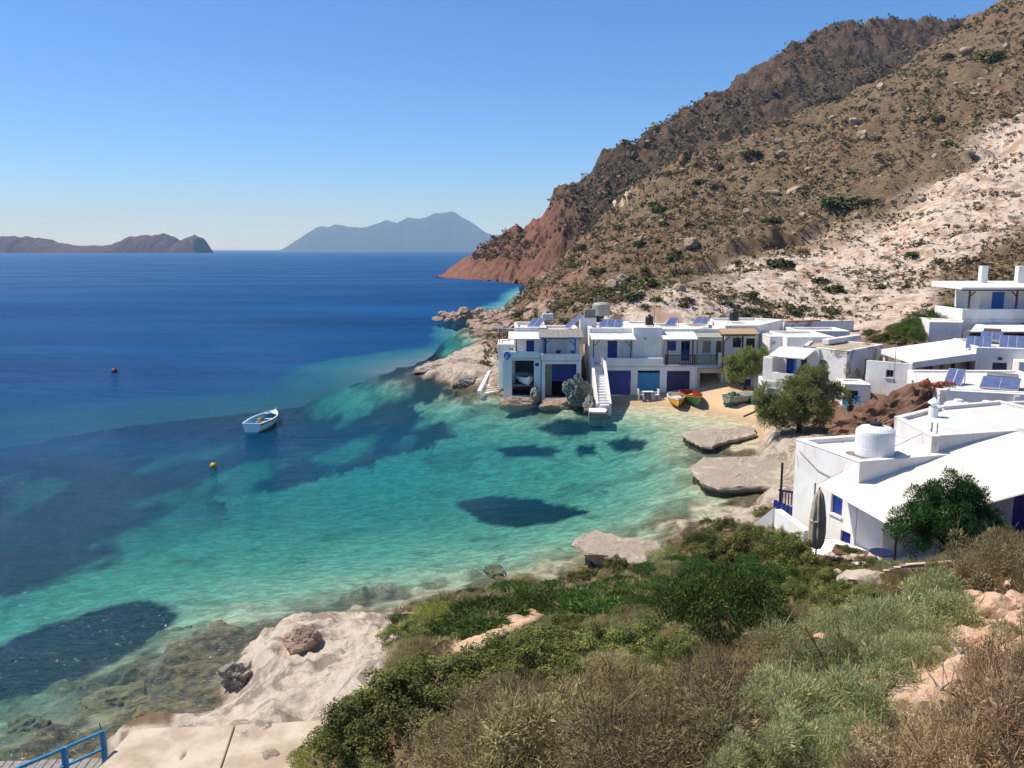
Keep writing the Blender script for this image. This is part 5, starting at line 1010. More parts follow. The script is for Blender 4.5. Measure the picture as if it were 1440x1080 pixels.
pc = W(1191, 566, 57.5); chair((pc[0], 57.5, zg(pc[0], 57.5)+.05), R_(30), M_TURQ, 'turquoise chair by the porch on the tamarisk side of the straw-hatted person'); pc = W(1205, 566, 57.8); chair((pc[0], 57.8, zg(pc[0], 57.8)+.05), R_(-20), M_TURQ, 'turquoise chair by the porch on the red rock side of the straw-hatted person')

# person in a straw hat standing below the porch
hp = W(1197, 566, 53.5); S = empty('person', (hp[0], 53.5, float(hp[2])-1.62), R_(15), 'person in a wide straw hat and brown top standing beside the red rock', 'person')
def skin_body(name, joints, edges, mat, parent, sub=2):
    me = bpy.data.meshes.new(name); me.from_pydata([j[0] for j in joints], edges, []); o = bpy.data.objects.new(name, me); link(o, parent)
    md = o.modifiers.new('skin', 'SKIN'); md.use_smooth_shade = True
    for i, j in enumerate(joints): me.skin_vertices[0].data[i].radius = (j[1], j[2] if len(j) > 2 else j[1])
    me.skin_vertices[0].data[0].use_root = True; s_ = o.modifiers.new('sub', 'SUBSURF'); s_.levels = sub; s_.render_levels = sub; me.materials.append(mat); return o
J = [((0, 0, .95), .15, .11), ((0, 0, 1.15), .14, .1), ((0, 0, 1.38), .17, .1), ((0, 0, 1.47), .07), ((0, 0, 1.53), .055), ((0, -.01, 1.62), .085, .1), ((0, -.01, 1.72), .075, .09),
     ((-.2, 0, 1.41), .055), ((-.25, -.03, 1.14), .043), ((-.2, -.2, .95), .032), ((-.17, -.27, .9), .035), ((.2, 0, 1.41), .055), ((.25, .0, 1.14), .043), ((.24, -.12, .9), .032), ((.23, -.16, .82), .035),
     ((-.1, 0, .88), .09), ((-.11, -.02, .5), .06), ((-.11, 0, .09), .04), ((-.12, -.14, .04), .035), ((.1, 0, .88), .09), ((.12, .01, .5), .06), ((.12, .04, .09), .04), ((.13, -.1, .04), .035)]
skin_body('body', J, [(0, 1), (1, 2), (2, 3), (3, 4), (4, 5), (5, 6), (2, 7), (7, 8), (8, 9), (9, 10), (2, 11), (11, 12), (12, 13), (13, 14), (0, 15), (15, 16), (16, 17), (17, 18), (0, 19), (19, 20), (20, 21), (21, 22)], M_SKIN, S)
for sx, jb in ((-1, (-.17, -.27, .9)), (1, (.23, -.16, .82))):
    for k in range(5):
        off = (-.03+.015*k) if k < 4 else .035*(-sx); a = Vector(jb)+Vector((off, -.01, -.01)); L_ = (.075, .085, .08, .065, .05)[k]
        MB().tube([a, a+Vector((0, -L_*.5, -L_*.55)), a+Vector((0, -L_*.7, -L_*1.0))], [.011, .01, .008], 6).build('finger', M_SKIN, S)
MB().lathe([(.155, .92), (.165, 1.0), (.15, 1.14), (.185, 1.32), (.19, 1.39), (.12, 1.46), (.085, 1.48)], n=20).build('top', M_BROWN, S, smooth=True); MB().lathe([(.17, .66), (.18, .8), (.165, .96)], n=20).build('shorts', M_NAVY, S, smooth=True)
MB().lathe([(.33, 1.70), (.30, 1.72), (.115, 1.745), (.11, 1.83), (.08, 1.87), (.03, 1.88)], n=26).build('straw_hat', M_STRAW, S, smooth=True)
MB().lathe([(.118, 1.747), (.12, 1.775), (.114, 1.79)], n=20).build('hat_band', M_DARK, S); MB().lathe([(.01, 0), (.02, .02), (.012, .05)], (0, -.115, 1.6), 8).build('nose', M_SKIN, S)
for sx in (-1, 1): MB().lathe([(.004, 0), (.011, .01), (.004, .022)], (sx*.034, -.098, 1.635), 8).build('eye', M_BLACK, S); MB().lathe([(.01, 0), (.018, .03), (.008, .06)], (sx*.088, 0, 1.6), 8).build('ear', M_SKIN, S)
MB().box(-.028, .028, -.104, -.094, 1.568, 1.578).build('mouth', M_RED, S)
# ------------------------------------------------------------------ rocks
def noise3(P, sc, seed, o=4):
    return (fbm(P[:, 0]*sc+P[:, 2]*sc*.71, P[:, 1]*sc-P[:, 2]*sc*.53, o, seed)+fbm(P[:, 2]*sc*1.1+P[:, 1]*sc*.4, P[:, 0]*sc*.9-P[:, 1]*sc*.3, o, seed+7))*.6
_ico = {}
def ico(sub):
    if sub not in _ico:
        bm = bmesh.new(); bmesh.ops.create_icosphere(bm, subdivisions=sub, radius=1); bm.verts.ensure_lookup_table()
        _ico[sub] = (np.array([v.co[:] for v in bm.verts]), np.array([[v.index for v in f.verts] for f in bm.faces])); bm.free()
    return _ico[sub]
def rock_shape(seed, sub=3, scale=(1, 1, .7), planes=14, rough=.08, fine=.03):
    r_ = np.random.default_rng(seed); D, Fc = ico(sub); N = r_.normal(size=(planes, 3)); N /= np.linalg.norm(N, axis=1)[:, None]; h = r_.uniform(.62, .98, planes)
    d = D@N.T; r = np.min(np.where(d > .12, h/np.maximum(d, .12), 9), axis=1); r = np.minimum(r, 1.15)
    V = D*r[:, None]; V = V*(1+rough*noise3(V, 1.7, seed, 4)-rough*1.1*np.abs(noise3(V, 2.6, seed+5, 4))+fine*noise3(V, 7, seed+3, 3)-fine*.9*np.abs(noise3(V, 5, seed+9, 3)))[:, None]
    return V*np.array(scale), Fc
def rockmat(name, a, b, dark, sc=1.5, wetline=False):
    nt = NT(name); ob = nt.coord(); n1 = nt.noise(sc, ob, 9, .65, .4); n2 = nt.noise(sc*6, ob, 7, .7); c = nt.mix(nt.fr(n1, .3, .7), lin(a), lin(b)); c = nt.mix(nt.fr(n2, .55, .72), c, lin(dark))
    if wetline:
        g = nt.new('ShaderNodeNewGeometry'); sp_ = nt.new('ShaderNodeSeparateXYZ'); nt.l.new(g.outputs['Position'], sp_.inputs[0]); c = nt.mix(nt.fr(nt.math('ADD', sp_.outputs[2], nt.math('MULTIPLY', n1, .3)), .2, .6), lin('#40372a'), c)
    return nt.fin(c, .92, nt.bump(n2, .7, .05, nt.bump(n1, .8, .15)), spec=.25)
M_RK_CREAM = rockmat('cream_rock', '#c4b5a0', '#9d8d7a', '#6d6154', 1.2, True); M_RK_GREY = rockmat('grey_rock', '#857d72', '#a2978a', '#544d44', .9, True); M_RK_RED = rockmat('red_rock', '#5c4235', '#7f604c', '#382820', .8)
M_RK_BROWN = rockmat('brown_rock', '#8d7461', '#b09a86', '#5a4a3e', .5); M_RK_PINK = rockmat('pink_rock', '#c49d80', '#d9bda2', '#9a7258', 2.0); M_RK_MOSS = rockmat('mossy_rock', '#6a6a60', '#8a8a7c', '#3f443a', 1.5, True); M_RK_SUB = rockmat('submerged_rock', '#6b5c3c', '#8a7850', '#37321f', 1.2)
def rock(name, loc, size, seed, mat, label, sub=4, rz=0, planes=14, rough=.1, fine=.05, group=None, cat='rock', sink=.0):
    V, Fc = rock_shape(seed, sub, size, planes, rough, fine); o = np_mesh(name, V, Fc, mat, False)
    o.location = (loc[0], loc[1], loc[2]-sink); o.rotation_euler = (0, 0, rz); tag(o, label, cat, group); return o
p = W(1256, 590, 48.2); rock('rock_outcrop', (p[0], 48.4, 2.6), (3.3, 2.9, 3.0), 21, M_RK_RED, 'rugged red-brown rock outcrop rising between the white houses', 5, planes=22, rough=.16, fine=.09, cat='rock')
p = W(1215, 600, 46); rock('rock_outcrop', (p[0], 45.6, 1.6), (1.9, 1.8, 2.0), 22, M_RK_RED, 'lower red-brown shoulder of rock beside the tamarisk tree', 5, planes=20, rough=.16, fine=.09)
p = W(815, 548, 69.2); rock('mossy_boulder', (p[0], 69.3, 1.0), (1.35, 1.3, 1.75), 31, M_RK_MOSS, 'tall grey-green boulder wedged beside the outside stairs', 5, planes=20, rough=.22, fine=.1)
p = W(834, 560, 67.4); rock('mossy_boulder', (p[0]-.2, 67.4, .5), (.6, .6, .8), 32, M_RK_MOSS, 'small grey boulder at the foot of the stairs beside the landing', 4, rough=.2)
rock('ledge_rock', (X(733, 71), 71.0, .0), (1.7, .9, .75), 33, M_RK_BROWN, 'yellowish rock ledge at the waterline below the boat slip', 4); rock('ledge_rock', (X(785, 71), 70.7, -.05), (2.2, .9, .7), 34, M_RK_BROWN, 'long yellowish rock ledge below the deep boathouse bay', 4)
p = W(752, 534, 71.2); rock('ledge_rock', (p[0], 71.3, .7), (.55, .6, 1.1), 35, M_RK_GREY, 'upright rough stone pier between the two boat bays', 4, rough=.2)
# rock shelf left of the houses
for (px_, py_, sx, sy, sz, sd_, lb) in ((650, 520, 3.4, 2.6, 1.15, 41, 'broad pale grey rock shelf seaward of the white slipway'), (612, 522, 2.4, 1.7, .8, 42, 'low dark-edged rock tongue at the tip of the shelf'), (660, 540, 1.9, 1.0, .9, 43, 'brown rock shoulder between the shelf and the slipway'), (690, 507, 2.2, 2.4, 1.25, 44, 'cream rock rise behind the slipway beside the annex')):
    p = G(px_, py_, .2); rock('rock_shelf', (p[0], p[1], .15), (sx, sy, sz), sd_, M_RK_GREY if sd_ != 44 else M_RK_CREAM, lb, 5, planes=18, rough=.16, fine=.06)
r_ = np.random.default_rng(5)
for i, (px_, py_, s_) in enumerate(((616, 450, 2.2), (628, 447, 3.2), (642, 443, 4.2), (655, 438, 5.0), (664, 441, 4.6), (676, 446, 4.2), (688, 450, 4.6), (650, 450, 2.8), (635, 452, 2.2), (668, 454, 2.6), (700, 440, 5), (706, 452, 4), (716, 446, 4.5))):
    p = G(px_, py_, .0) if py_ > 445 else W(px_, py_+6, 160); rock('spit_rock', (p[0], p[1], -.3), (s_*.62, s_*.6, s_*.52), 50+i, M_RK_BROWN, 'reddish-brown boulder of the rocky spit beyond the boathouses', 4, r_.uniform(0, 6), rough=.16, group='boulders of the rocky spit', cat='boulder')
for i in range(70):
    t = r_.uniform(0, 1); px_ = 672+t*100+r_.normal(0, 7); py_ = 470-t*36+abs(r_.normal(0, 11))-12; h = hit_ground(px_, py_, 85, 260) if True else None
    if h is None or h[2] < -.3: continue
    s_ = r_.uniform(.45, 1.5); rock('shore_boulder', (h[0], h[1], h[2]-.1), (s_, s_*.9, s_*.7), 80+i % 9, M_RK_BROWN, 'tumbled brown boulder on the shore slope behind the boathouses', 2, r_.uniform(0, 6), group='tumbled boulders behind the boathouses', cat='boulder')
# boulders and submerged rocks at the near shore
p = hit_ground(426, 912, 15, 40); rock('boulder', (p[0], p[1], p[2]+.25), (.52, .5, .42), 61, M_RK_BROWN, 'single brown boulder resting on the edge of the pale rock shelf', 4)
p = G(336, 965, .3); rock('overhang_rock', (p[0], p[1]+.2, .35), (.75, .6, .75), 62, M_RK_GREY, 'dark hollowed rock at the tip of the pale rock shelf', 5, rough=.25, fine=.1); p = G(385, 925, .5); rock('overhang_rock', (p[0], p[1]+.5, .45), (1.3, .7, .75), 63, M_RK_CREAM, 'pale rounded rock lip between the boulder and the dark rock', 4)
p = G(500, 885, .3); rock('overhang_rock', (p[0], p[1]+.2, .3), (1.6, .6, .6), 64, M_RK_CREAM, 'long pale rock lip at the waterline below the yellow-green bush', 4)
for i, (px_, py_, z_, sx, sy, sz, lb) in enumerate(((170, 985, -.55, 1.3, 1.0, .6, 'large yellowish rock under the water near the blue railing'), (205, 1012, -.5, .7, .7, .5, 'smaller submerged rock beside the terrace corner'), (35, 1020, -.8, .9, .6, .5, 'submerged rock off the end of the blue railing'), (265, 945, -1.0, 1.0, .7, .5, 'dim submerged rock off the pale shelf tip'),
        (700, 803, -.6, .9, .5, .45, 'lone submerged rock off the green slope'), (822, 803, -.35, 1.1, .7, .5, 'submerged rock beside the concrete jetty'), (855, 790, -.1, .8, .5, .45, 'mossy rock under the jetty edge'), (890, 797, .0, .9, .5, .5, 'dark rock below the jetty landward edge'), (240, 905, -1.4, 1.4, .9, .6, 'faint submerged rock at the edge of the dark meadow'))):
    p = G(px_, py_, z_+.2); rock('sea_rock', (p[0], p[1], z_), (sx, sy, sz), 70+i, M_RK_SUB, lb, 4, i*1.3, rough=.2)
# stones on the foreground slope
FGR = [(1040, 1014, .24, 'p'), (1066, 1016, .28, 'p'), (1092, 1016, .24, 'p'), (1050, 1035, .13, 'p'), (1028, 1008, .11, 'p'), (1250, 985, .3, 'p'), (1300, 1000, .32, 'p'), (1275, 1010, .25, 'p'), (1340, 965, .28, 'p'), (1265, 1030, .14, 'p'), (1360, 905, .3, 'p'), (1395, 865, .35, 'p'), (1375, 850, .3, 'p'), (1410, 900, .25, 'p'), (1430, 850, .3, 'p'), (1155, 900, .17, 'p'), (1180, 890, .13, 'p'), (1220, 935, .15, 'p'),
       (930, 1060, .1, 'c'), (845, 1068, .13, 'c'), (870, 1072, .1, 'c'), (820, 1062, .06, 'c'), (895, 1010, .09, 'c'), (860, 1062, .08, 'c'), (1420, 940, .3, 'p'), (1330, 1030, .16, 'p'), (1310, 930, .22, 'p'), (1380, 990, .2, 'p'), (1240, 1062, .12, 'p'), (1195, 1000, .12, 'p'), (1290, 1050, .12, 'p'), (1425, 830, .22, 'p'), (1350, 940, .2, 'p'), (775, 985, .09, 'c'), (1440, 880, .26, 'p')]
for i, (px_, py_, s_, t) in enumerate(FGR):
    h = hit_ground(px_, py_)
    if h is None: continue
    rock('stone', (h[0], h[1], h[2]+s_*.15), (s_*1.2, s_, s_*.75), 100+i, M_RK_PINK if t == 'p' else M_RK_CREAM, 'pinkish stone lying on the bare earth of the near slope' if t == 'p' else 'small pale stone among the shrubs of the near slope', 3, i*1.7, rough=.15, group='pinkish stones on the near slope' if t == 'p' else 'pale stones on the near slope', cat='stone')
for i, (px_, py_, s_) in enumerate(((1166, 783, .3), (1178, 787, .22), (1190, 786, .2), (1200, 786, .22), (1212, 785, .2), (1224, 783, .24))):
    p = G(px_, py_, 1.75); rock('planter_stone', (p[0], min(p[1], 29.9), 1.8), (s_, s_*.8, s_*.6), 140+i, M_RK_CREAM, 'cream edging stone along the planter of the forecourt', 3, i, group='edging stones of the planter', cat='stone')
for i, (px_, py_, s_, lb) in enumerate(((1215, 822, .55, 'pale boulder below the white forecourt'), (1180, 815, .35, 'cream boulder below the closed parasol'), (1250, 812, .32, 'flat pale stone beside the sail pole'), (1160, 826, .28, 'small cream stone under the parasol foot'))):
    h = hit_ground(px_, py_, 12, 32); rock('boulder', (h[0], h[1], h[2]+.1), (s_*1.3, s_, s_*.7), 150+i, M_RK_CREAM, lb, 3, i, cat='boulder')
# hillside boulders
HB = [(973, 346, 1.9, 'white'), (1117, 272, 2.0, 'w'), (1090, 273, 1.6, 'w'), (1092, 284, 1.3, 'w'), (1213, 195, 2.2, 'w'), (1050, 300, 1.2, 'w'), (1200, 175, 2.0, 'w'), (1100, 218, 1.8, 'w'), (875, 395, 1.4, 'w'), (862, 405, 1.2, 'w'), (900, 340, 1.2, 'w'), (1240, 125, 2.4, 'w'), (1360, 75, 2.6, 'w'), (1370, 135, 1.4, 'w')]
_rv = {}
def shared_rock(k, mat, sub=2):
    if (k, mat.name) not in _rv:
        V, Fc = rock_shape(300+k, sub, (1, .9, .75)); o = np_mesh('hill_boulder', V, Fc, mat, False); _rv[(k, mat.name)] = o.data; bpy.data.objects.remove(o)
    return _rv[(k, mat.name)]
wm = lambda P: sstep(-12, 12, poly_sd(proj(P), WHITE1))
def hill_label(what, many, P, big):
    where = 'on the white earth above the village' if wm(np.array([P]))[0] > .5 else 'near the crest of the near hill' if P[1] > 235 else 'on the brown slope above the white earth' if P[0] > 45 else 'on the brown slope towards the headland'
    return ('big ' if big else 'small ')+what+' '+where, ('big ' if big else 'small ')+many+' '+where
def put(name, mesh, loc, sc_, rz, label, group=None, cat='bush'):
    o = bpy.data.objects.new(name, mesh); o.location = loc; o.scale = sc_ if isinstance(sc_, tuple) else (sc_,)*3; o.rotation_euler = (0, 0, rz); link(o); return tag(o, label, cat, group)
M_RK_HILL = rockmat('hill_rock', '#b09c84', '#94806a', '#6a5a4a', .7)
for i, (px_, py_, s_, t) in enumerate(HB):
    h = hit_ground(px_, py_, 90, 420)
    if h is not None: put('hill_boulder', shared_rock(i % 5, M_RK_HILL, 3), (h[0], h[1], h[2]+s_*.15), s_*.85, i*2.1, *(('large whitish boulder standing alone on the brown slope', None) if i == 0 else hill_label('pale boulder', 'pale boulders', h, s_ > 1.0)), cat='boulder')
cnt = 0
for i in range(420):
    px_ = r_.uniform(770, 1440); py_ = r_.uniform(60, 450); h = hit_ground(px_, py_, 88, 340)
    if h is None or h[2] < .5 or pn(np.array([h[0]/25]), np.array([h[1]/25]), 77)[0] < -.08: continue
    cnt += 1
    if cnt > 130: break
    s_ = float(np.exp(r_.normal(-.8, .45)))*np.clip(h[1]/170, .6, 1.5); put('hill_boulder', shared_rock(i % 5, M_RK_HILL), (h[0], h[1], h[2]+s_*.1), s_, i*2.1, *hill_label('pale boulder', 'pale boulders', h, s_ > 1.0), cat='boulder')
# loose scree, too small and many to count
def scatter_mesh(name, P, S, base, mat, seed, tint=None):
    r2 = np.random.default_rng(seed); Vs = []; Fs = []; Ts = []; off = 0; n = len(P); which = r2.integers(0, len(base), n)
    for b, (V0, F0) in enumerate(base):
        m = which == b; k = int(m.sum())
        if not k: continue
        a = r2.uniform(0, 6.283, k); c_, s_ = np.cos(a), np.sin(a); V = V0[None]*S[m][:, None, None]*r2.uniform(.75, 1.3, (k, 1, 3))
        X_ = V[..., 0]*c_[:, None]-V[..., 1]*s_[:, None]; Y_ = V[..., 0]*s_[:, None]+V[..., 1]*c_[:, None]; V = np.stack((X_, Y_, V[..., 2]), 2)+P[m][:, None, :]
        Vs.append(V.reshape(-1, 3)); Fs.append((F0[None]+(np.arange(k)*len(V0))[:, None, None]).reshape(-1, F0.shape[1])+off); off += k*len(V0); Ts.append(np.repeat(r2.uniform(0, 1, k), len(V0))+r2.uniform(-.15, .15, k*len(V0)))
    o = np_mesh(name, np.concatenate(Vs), np.concatenate(Fs), mat, False, {'tint': ('FLOAT', np.concatenate(Ts))}); return o
def hill_points(n, r0, r1, seed, dens, a0=-2, a1=44):
    r2 = np.random.default_rng(seed); th_ = np.radians(r2.uniform(a0, a1, n)); R = np.exp(r2.uniform(math.log(r0), math.log(r1), n)); x = R*np.sin(th_); y = R*np.cos(th_); z, s, b = terrain(x, y); ok = (s > 1.5) & (z > .3) & (b < .3)
    P = np.stack((x, y, z), 1)[ok]; return P[dens(P, r2)]
wm = lambda P: sstep(-12, 12, poly_sd(proj(P), WHITE1))
VILLAGE = np.array([(2, 71), (22, 70), (17, 60), (15, 50), (10, 36), (18, 26), (60, 24), (60, 60), (46, 84), (27, 82), (2, 82)])
inv = lambda P: poly_sd(P[:, :2], VILLAGE) > 0
SP = hill_points(9000, 82, 330, 401, lambda P, r2: (r2.uniform(0, 1, len(P)) < .25+.5*sstep(-.1, .4, fbm(P[:, 0]/12, P[:, 1]/12, 3, 402))) & ~inv(P))
base = [rock_shape(500+k, 1, (1, .9, .7)) for k in range(3)]
o = scatter_mesh('scree', SP, np.exp(rng.normal(-1.35, .45, len(SP)))*np.clip(SP[:, 1]/170, .55, 1.4), base, M_RK_HILL, 403); tag(o, 'loose pale scree littering the hillside', 'scree', kind='stuff')

# ------------------------------------------------------------------ foliage
def foliagemat(name, a, b, c=None, trans=.25):
    nt = NT(name); t = nt.attr('tint'); col = nt.ramp(t, [(0, lin(a)), (.6, lin(b)), (1, lin(c or b))]); g = nt.new('ShaderNodeObjectInfo'); hs_ = nt.new('ShaderNodeHueSaturation'); nt.l.new(col, hs_.inputs['Color'])
    nt.set(hs_.inputs['Value'], nt.fr(g.outputs['Random'], 0, 1, .74, 1.26)); nt.set(hs_.inputs['Hue'], nt.fr(g.outputs['Random'], 0, 1, .49, .51)); col = hs_.outputs[0]
    nt.fin(col, .7, spec=.2); tr_ = nt.new('ShaderNodeBsdfTranslucent'); nt.set(tr_.inputs['Color'], col); mx = nt.new('ShaderNodeMixShader'); mx.inputs[0].default_value = trans
    nt.l.new(nt.b.outputs[0], mx.inputs[1]); nt.l.new(tr_.outputs[0], mx.inputs[2]); nt.l.new(mx.outputs[0], nt.out.inputs['Surface']); return nt.m
def unit(v): return v/np.maximum(np.linalg.norm(v, axis=-1, keepdims=True), 1e-9)
def leaves(Cl, n, ll, lw, seed, blade=False, up=.3, fill=.5, jit=.7):
    r2 = np.random.default_rng(seed); Cl = np.asarray(Cl, float); w = Cl[:, 3]**2; i = r2.choice(len(Cl), n, p=w/w.sum()); d = unit(r2.normal(size=(n, 3))+np.array((0, 0, .35)))
    p = Cl[i, :3]+d*(Cl[i, 3]*(fill+(1-fill)*r2.uniform(0, 1, n)**.6))[:, None]; rnd = unit(r2.normal(size=(n, 3))); q_ = np.exp(r2.normal(0, .33, n))[:, None]; L = ll*q_; w_ = lw*q_*r2.uniform(.75, 1.25, n)[:, None]
    if blade: ax = unit(d*.8+rnd*jit+np.array((0, 0, up)))
    else:
        nn = unit(d*.7+rnd*jit+np.array((0, 0, up))); ax = unit(np.cross(nn, unit(r2.normal(size=(n, 3)))))
    sd_ = unit(np.cross(ax, rnd if blade else nn)); V = np.stack((p, p+ax*L*.5+sd_*w_*.5, p+ax*L, p+ax*L*.5-sd_*w_*.5), 1).reshape(-1, 3)
    cr_ = np.random.default_rng(seed+1).uniform(0, 1, len(Cl)); t = np.clip(.38*r2.uniform(0, 1, n)+.62*cr_[i], 0, 1)
    return V, np.arange(4*n).reshape(-1, 4), np.repeat(t, 4)
def dome(n, R, H, r0, r1, seed, lobes=.25):
    r2 = np.random.default_rng(seed); a = r2.uniform(0, 6.283, n); u = r2.uniform(0, 1, n)**.7; el = (1-u)*1.45; q = 1+lobes*pn(np.cos(a)*1.6+seed, np.sin(a)*1.6, seed)
    rr_ = r2.uniform(r0, r1, n); k = (1-rr_*.6)*r2.uniform(.72, 1.0, n)
    return np.stack((R*q*k*np.cos(a)*np.cos(el), R*q*k*np.sin(a)*np.cos(el), H*q*k*np.sin(el)+.05*H, rr_*R), 1)
M_STEM = simple('twig_bark', '#5a4a3c', .9, .2, 9); M_BARK = simple('tree_bark', '#4a3a2e', .9, .25, 6, .05)
def stems(Cl, k, r0, seed, base=(0, 0, -.1)):
    r2 = random.Random(seed); m = MB(); ids = list(range(len(Cl))); r2.shuffle(ids)
    for i in ids[:k]:
        c_ = Vector(Cl[i][:3]); b = Vector(base)+Vector((r2.uniform(-.08, .08), r2.uniform(-.08, .08), 0)); mid = b.lerp(c_, .5)+Vector((r2.uniform(-.1, .1), r2.uniform(-.1, .1), .05))*c_.length; m.tube([b, mid, c_], [r0, r0*.65, r0*.25], 5, False)
    return m
F_MASTIC = foliagemat('mastic_leaves', '#424a24', '#6b7236', '#94964e'); F_DARK = foliagemat('juniper_leaves', '#2f4420', '#4f6a2c', '#6c8438'); F_SAGE = foliagemat('sage_leaves', '#7c8258', '#a6aa76', '#c4c290', .35); F_OLIVE = foliagemat('dry_olive_leaves', '#75694a', '#a09468', '#b8aa7c', .3)
F_THORN = foliagemat('thorn_twigs', '#5f543a', '#897c56', '#a89c70', .25); F_EUPH = foliagemat('spurge_leaves', '#7c8440', '#aeb25c', '#c2bf70', .35); F_RUST = foliagemat('rusty_leaves', '#7a6149', '#a58a68', '#c2ad86', .25); F_GRASS = foliagemat('fine_grass', '#3c5122', '#5f7733', '#86925a', .3)
F_HILL = foliagemat('hill_scrub', '#4f4630', '#6f6246', '#8f8060', .15); F_HILLG = foliagemat('hill_bush', '#37421f', '#505c33', '#6a703f', .15); F_PINE = foliagemat('pine_leaves', '#1c3316', '#345223', '#4e6a2e', .2); F_TAM = foliagemat('tamarisk_leaves', '#66753e', '#949e5c', '#b0b476', .4); F_FLOWER = foliagemat('flowers', '#8e1f3a', '#b8304e', '#d0607a', .4)
def shrub_proto(name, kind, seed):
    if kind == 'mastic': Cl = dome(60, 1, .85, .12, .26, seed, .45); lv = [leaves(Cl, 16000, .040, .024, seed, False, .4)]; fm = F_MASTIC
    elif kind == 'dark': Cl = dome(110, 1, .95, .12, .2, seed, .35); lv = [leaves(Cl, 19000, .042, .015, seed, True, .5, .45, .6)]; fm = F_DARK
    elif kind == 'sage': Cl = dome(46, 1, .8, .12, .26, seed, .55); lv = [leaves(Cl, 20000, .055, .010, seed, True, .6, .4, .75), leaves(Cl, 500, .2, .007, seed+2, True, .8, .6, .4)]; fm = F_SAGE
    elif kind == 'olive': Cl = dome(46, 1, .75, .12, .26, seed, .55); lv = [leaves(Cl, 17000, .055, .011, seed, True, .6, .4, .75), leaves(Cl, 600, .2, .007, seed+2, True, .8, .6, .4)]; fm = F_OLIVE
    elif kind == 'thorn': Cl = dome(34, 1, .6, .16, .32, seed, .45); lv = [leaves(Cl, 20000, .045, .008, seed, True, .3, .45, 1.1), leaves(Cl, 900, .22, .006, seed+2, True, .5, .6, .5)]; fm = F_THORN
    elif kind == 'euph': Cl = dome(70, 1, .8, .13, .18, seed); lv = [leaves(Cl, 14000, .05, .013, seed, True, .5, .5, .5)]; fm = F_EUPH
    elif kind == 'rust': Cl = dome(40, 1, .6, .14, .28, seed, .5); lv = [leaves(Cl, 14000, .05, .012, seed, True, .5, .4, 1.0), leaves(Cl, 1200, .28, .007, seed+2, True, .8, .5, .5)]; fm = F_RUST
    else:
        r2 = np.random.default_rng(seed); n = 4500; a = r2.uniform(0, 6.283, n); q = np.sqrt(r2.uniform(0, 1, n)); b = np.stack((q*np.cos(a), q*np.sin(a), np.zeros(n)), 1); ax = unit(np.stack((r2.normal(0, .35, n), r2.normal(0, .35, n), np.ones(n)), 1)); L = (.42*r2.uniform(.5, 1.2, n)*(1.1-.5*q))[:, None]; sd_ = unit(np.cross(ax, r2.normal(size=(n, 3))))*.011
        bend = np.stack((r2.normal(0, .12, n), r2.normal(0, .12, n), -.05*np.ones(n)), 1); V = np.stack((b-sd_, b+sd_, b+ax*L*.6+sd_*.8, b+ax*L+bend), 1).reshape(-1, 3); lv = [(V, np.arange(4*n).reshape(-1, 4), np.repeat(r2.uniform(0, 1, n), 4))]; fm = F_GRASS; Cl = np.stack((.5*np.cos(a[:30]), .5*np.sin(a[:30]), .2*np.ones(30), .1*np.ones(30)), 1)
    V = np.concatenate([l[0] for l in lv]); T = np.concatenate([l[2] for l in lv]); Fc = np.arange(len(V)).reshape(-1, 4)
    fo = np_mesh('foliage', V, Fc, fm, False, {'tint': ('FLOAT', T)}); st = stems(Cl, 12, .022, seed).build('stem', M_STEM); bpy.context.scene.collection.objects.unlink(fo); bpy.context.scene.collection.objects.unlink(st)
    return fo.data, st.data
KINDS = dict(mastic=('mastic_shrub', 'green leathery-leaved mastic shrub'), dark=('juniper_shrub', 'dense dark green juniper shrub'), sage=('sage_shrub', 'feathery pale sage-green shrub'), olive=('dry_shrub', 'dry straw-olive feathery shrub'), thorn=('thorn_cushion', 'grey-brown dry thorn cushion'), euph=('spurge_bush', 'yellow-green rounded spurge bush'), rust=('rusty_shrub', 'withered reddish-brown shrub'), grass=('grass_tuft', 'fine green grass tuft'))
protos = {k: [shrub_proto(v[0], k, 600+31*i+j*5) for j in range(2)] for i, (k, v) in enumerate(KINDS.items())}
MARKS = [(-4.5, 19, 'the concrete terrace'), (-3.5, 25, 'the pale rock shelf'), (-1.0, 26, 'the end of the footpath'), (1.0, 27.5, 'the upper end of the footpath'), (5.5, 31.5, 'the concrete jetty'), (6.5, 23, 'the largest juniper'), (8.5, 33, 'the sloping stair wall'), (11.2, 28.3, 'the closed parasol'), (13, 25.2, 'the small pine'), (15.5, 22, 'the shade sail pole'), (9, 17, 'the bleached branches'), (6.3, 11, 'the bare pinkish earth'), (11, 14, 'the row of pinkish stones'), (3.2, 8.5, 'the cluster of pinkish stones'), (1.2, 8, 'the small pale stones'), (-2.5, 15, 'the steepest edge of the slope'), (3, 17, 'the middle of the near slope')]
def zone(x, y): return 'near '+min(MARKS, key=lambda q: (q[0]-x)**2+(q[1]-y)**2)[2]
def shrub(kind, x, y, R, hz=1.0, rz=None, z=None, lab=None, grp=None):
    nm, lb = KINDS[kind]; zz = float(ground_z(x, y)) if z is None else z; zn = zone(x, y)
    sw = 'big ' if R > .95 else 'small ' if R < .55 else ''
    S = empty(nm, (x, y, zz-.03), random.uniform(0, 6.28) if rz is None else rz, lab or (sw+lb+' '+zn), 'shrub', None if lab else (sw+' '.join(lb.split()[-2:])+'s '+zn)); S.scale = (R, R*random.uniform(.88, 1.1), R*hz)
    fo, st = random.choice(protos[kind])
    for n_, d_ in (('foliage', fo), ('stem', st)): o = bpy.data.objects.new(n_, d_); link(o, S)
    return S
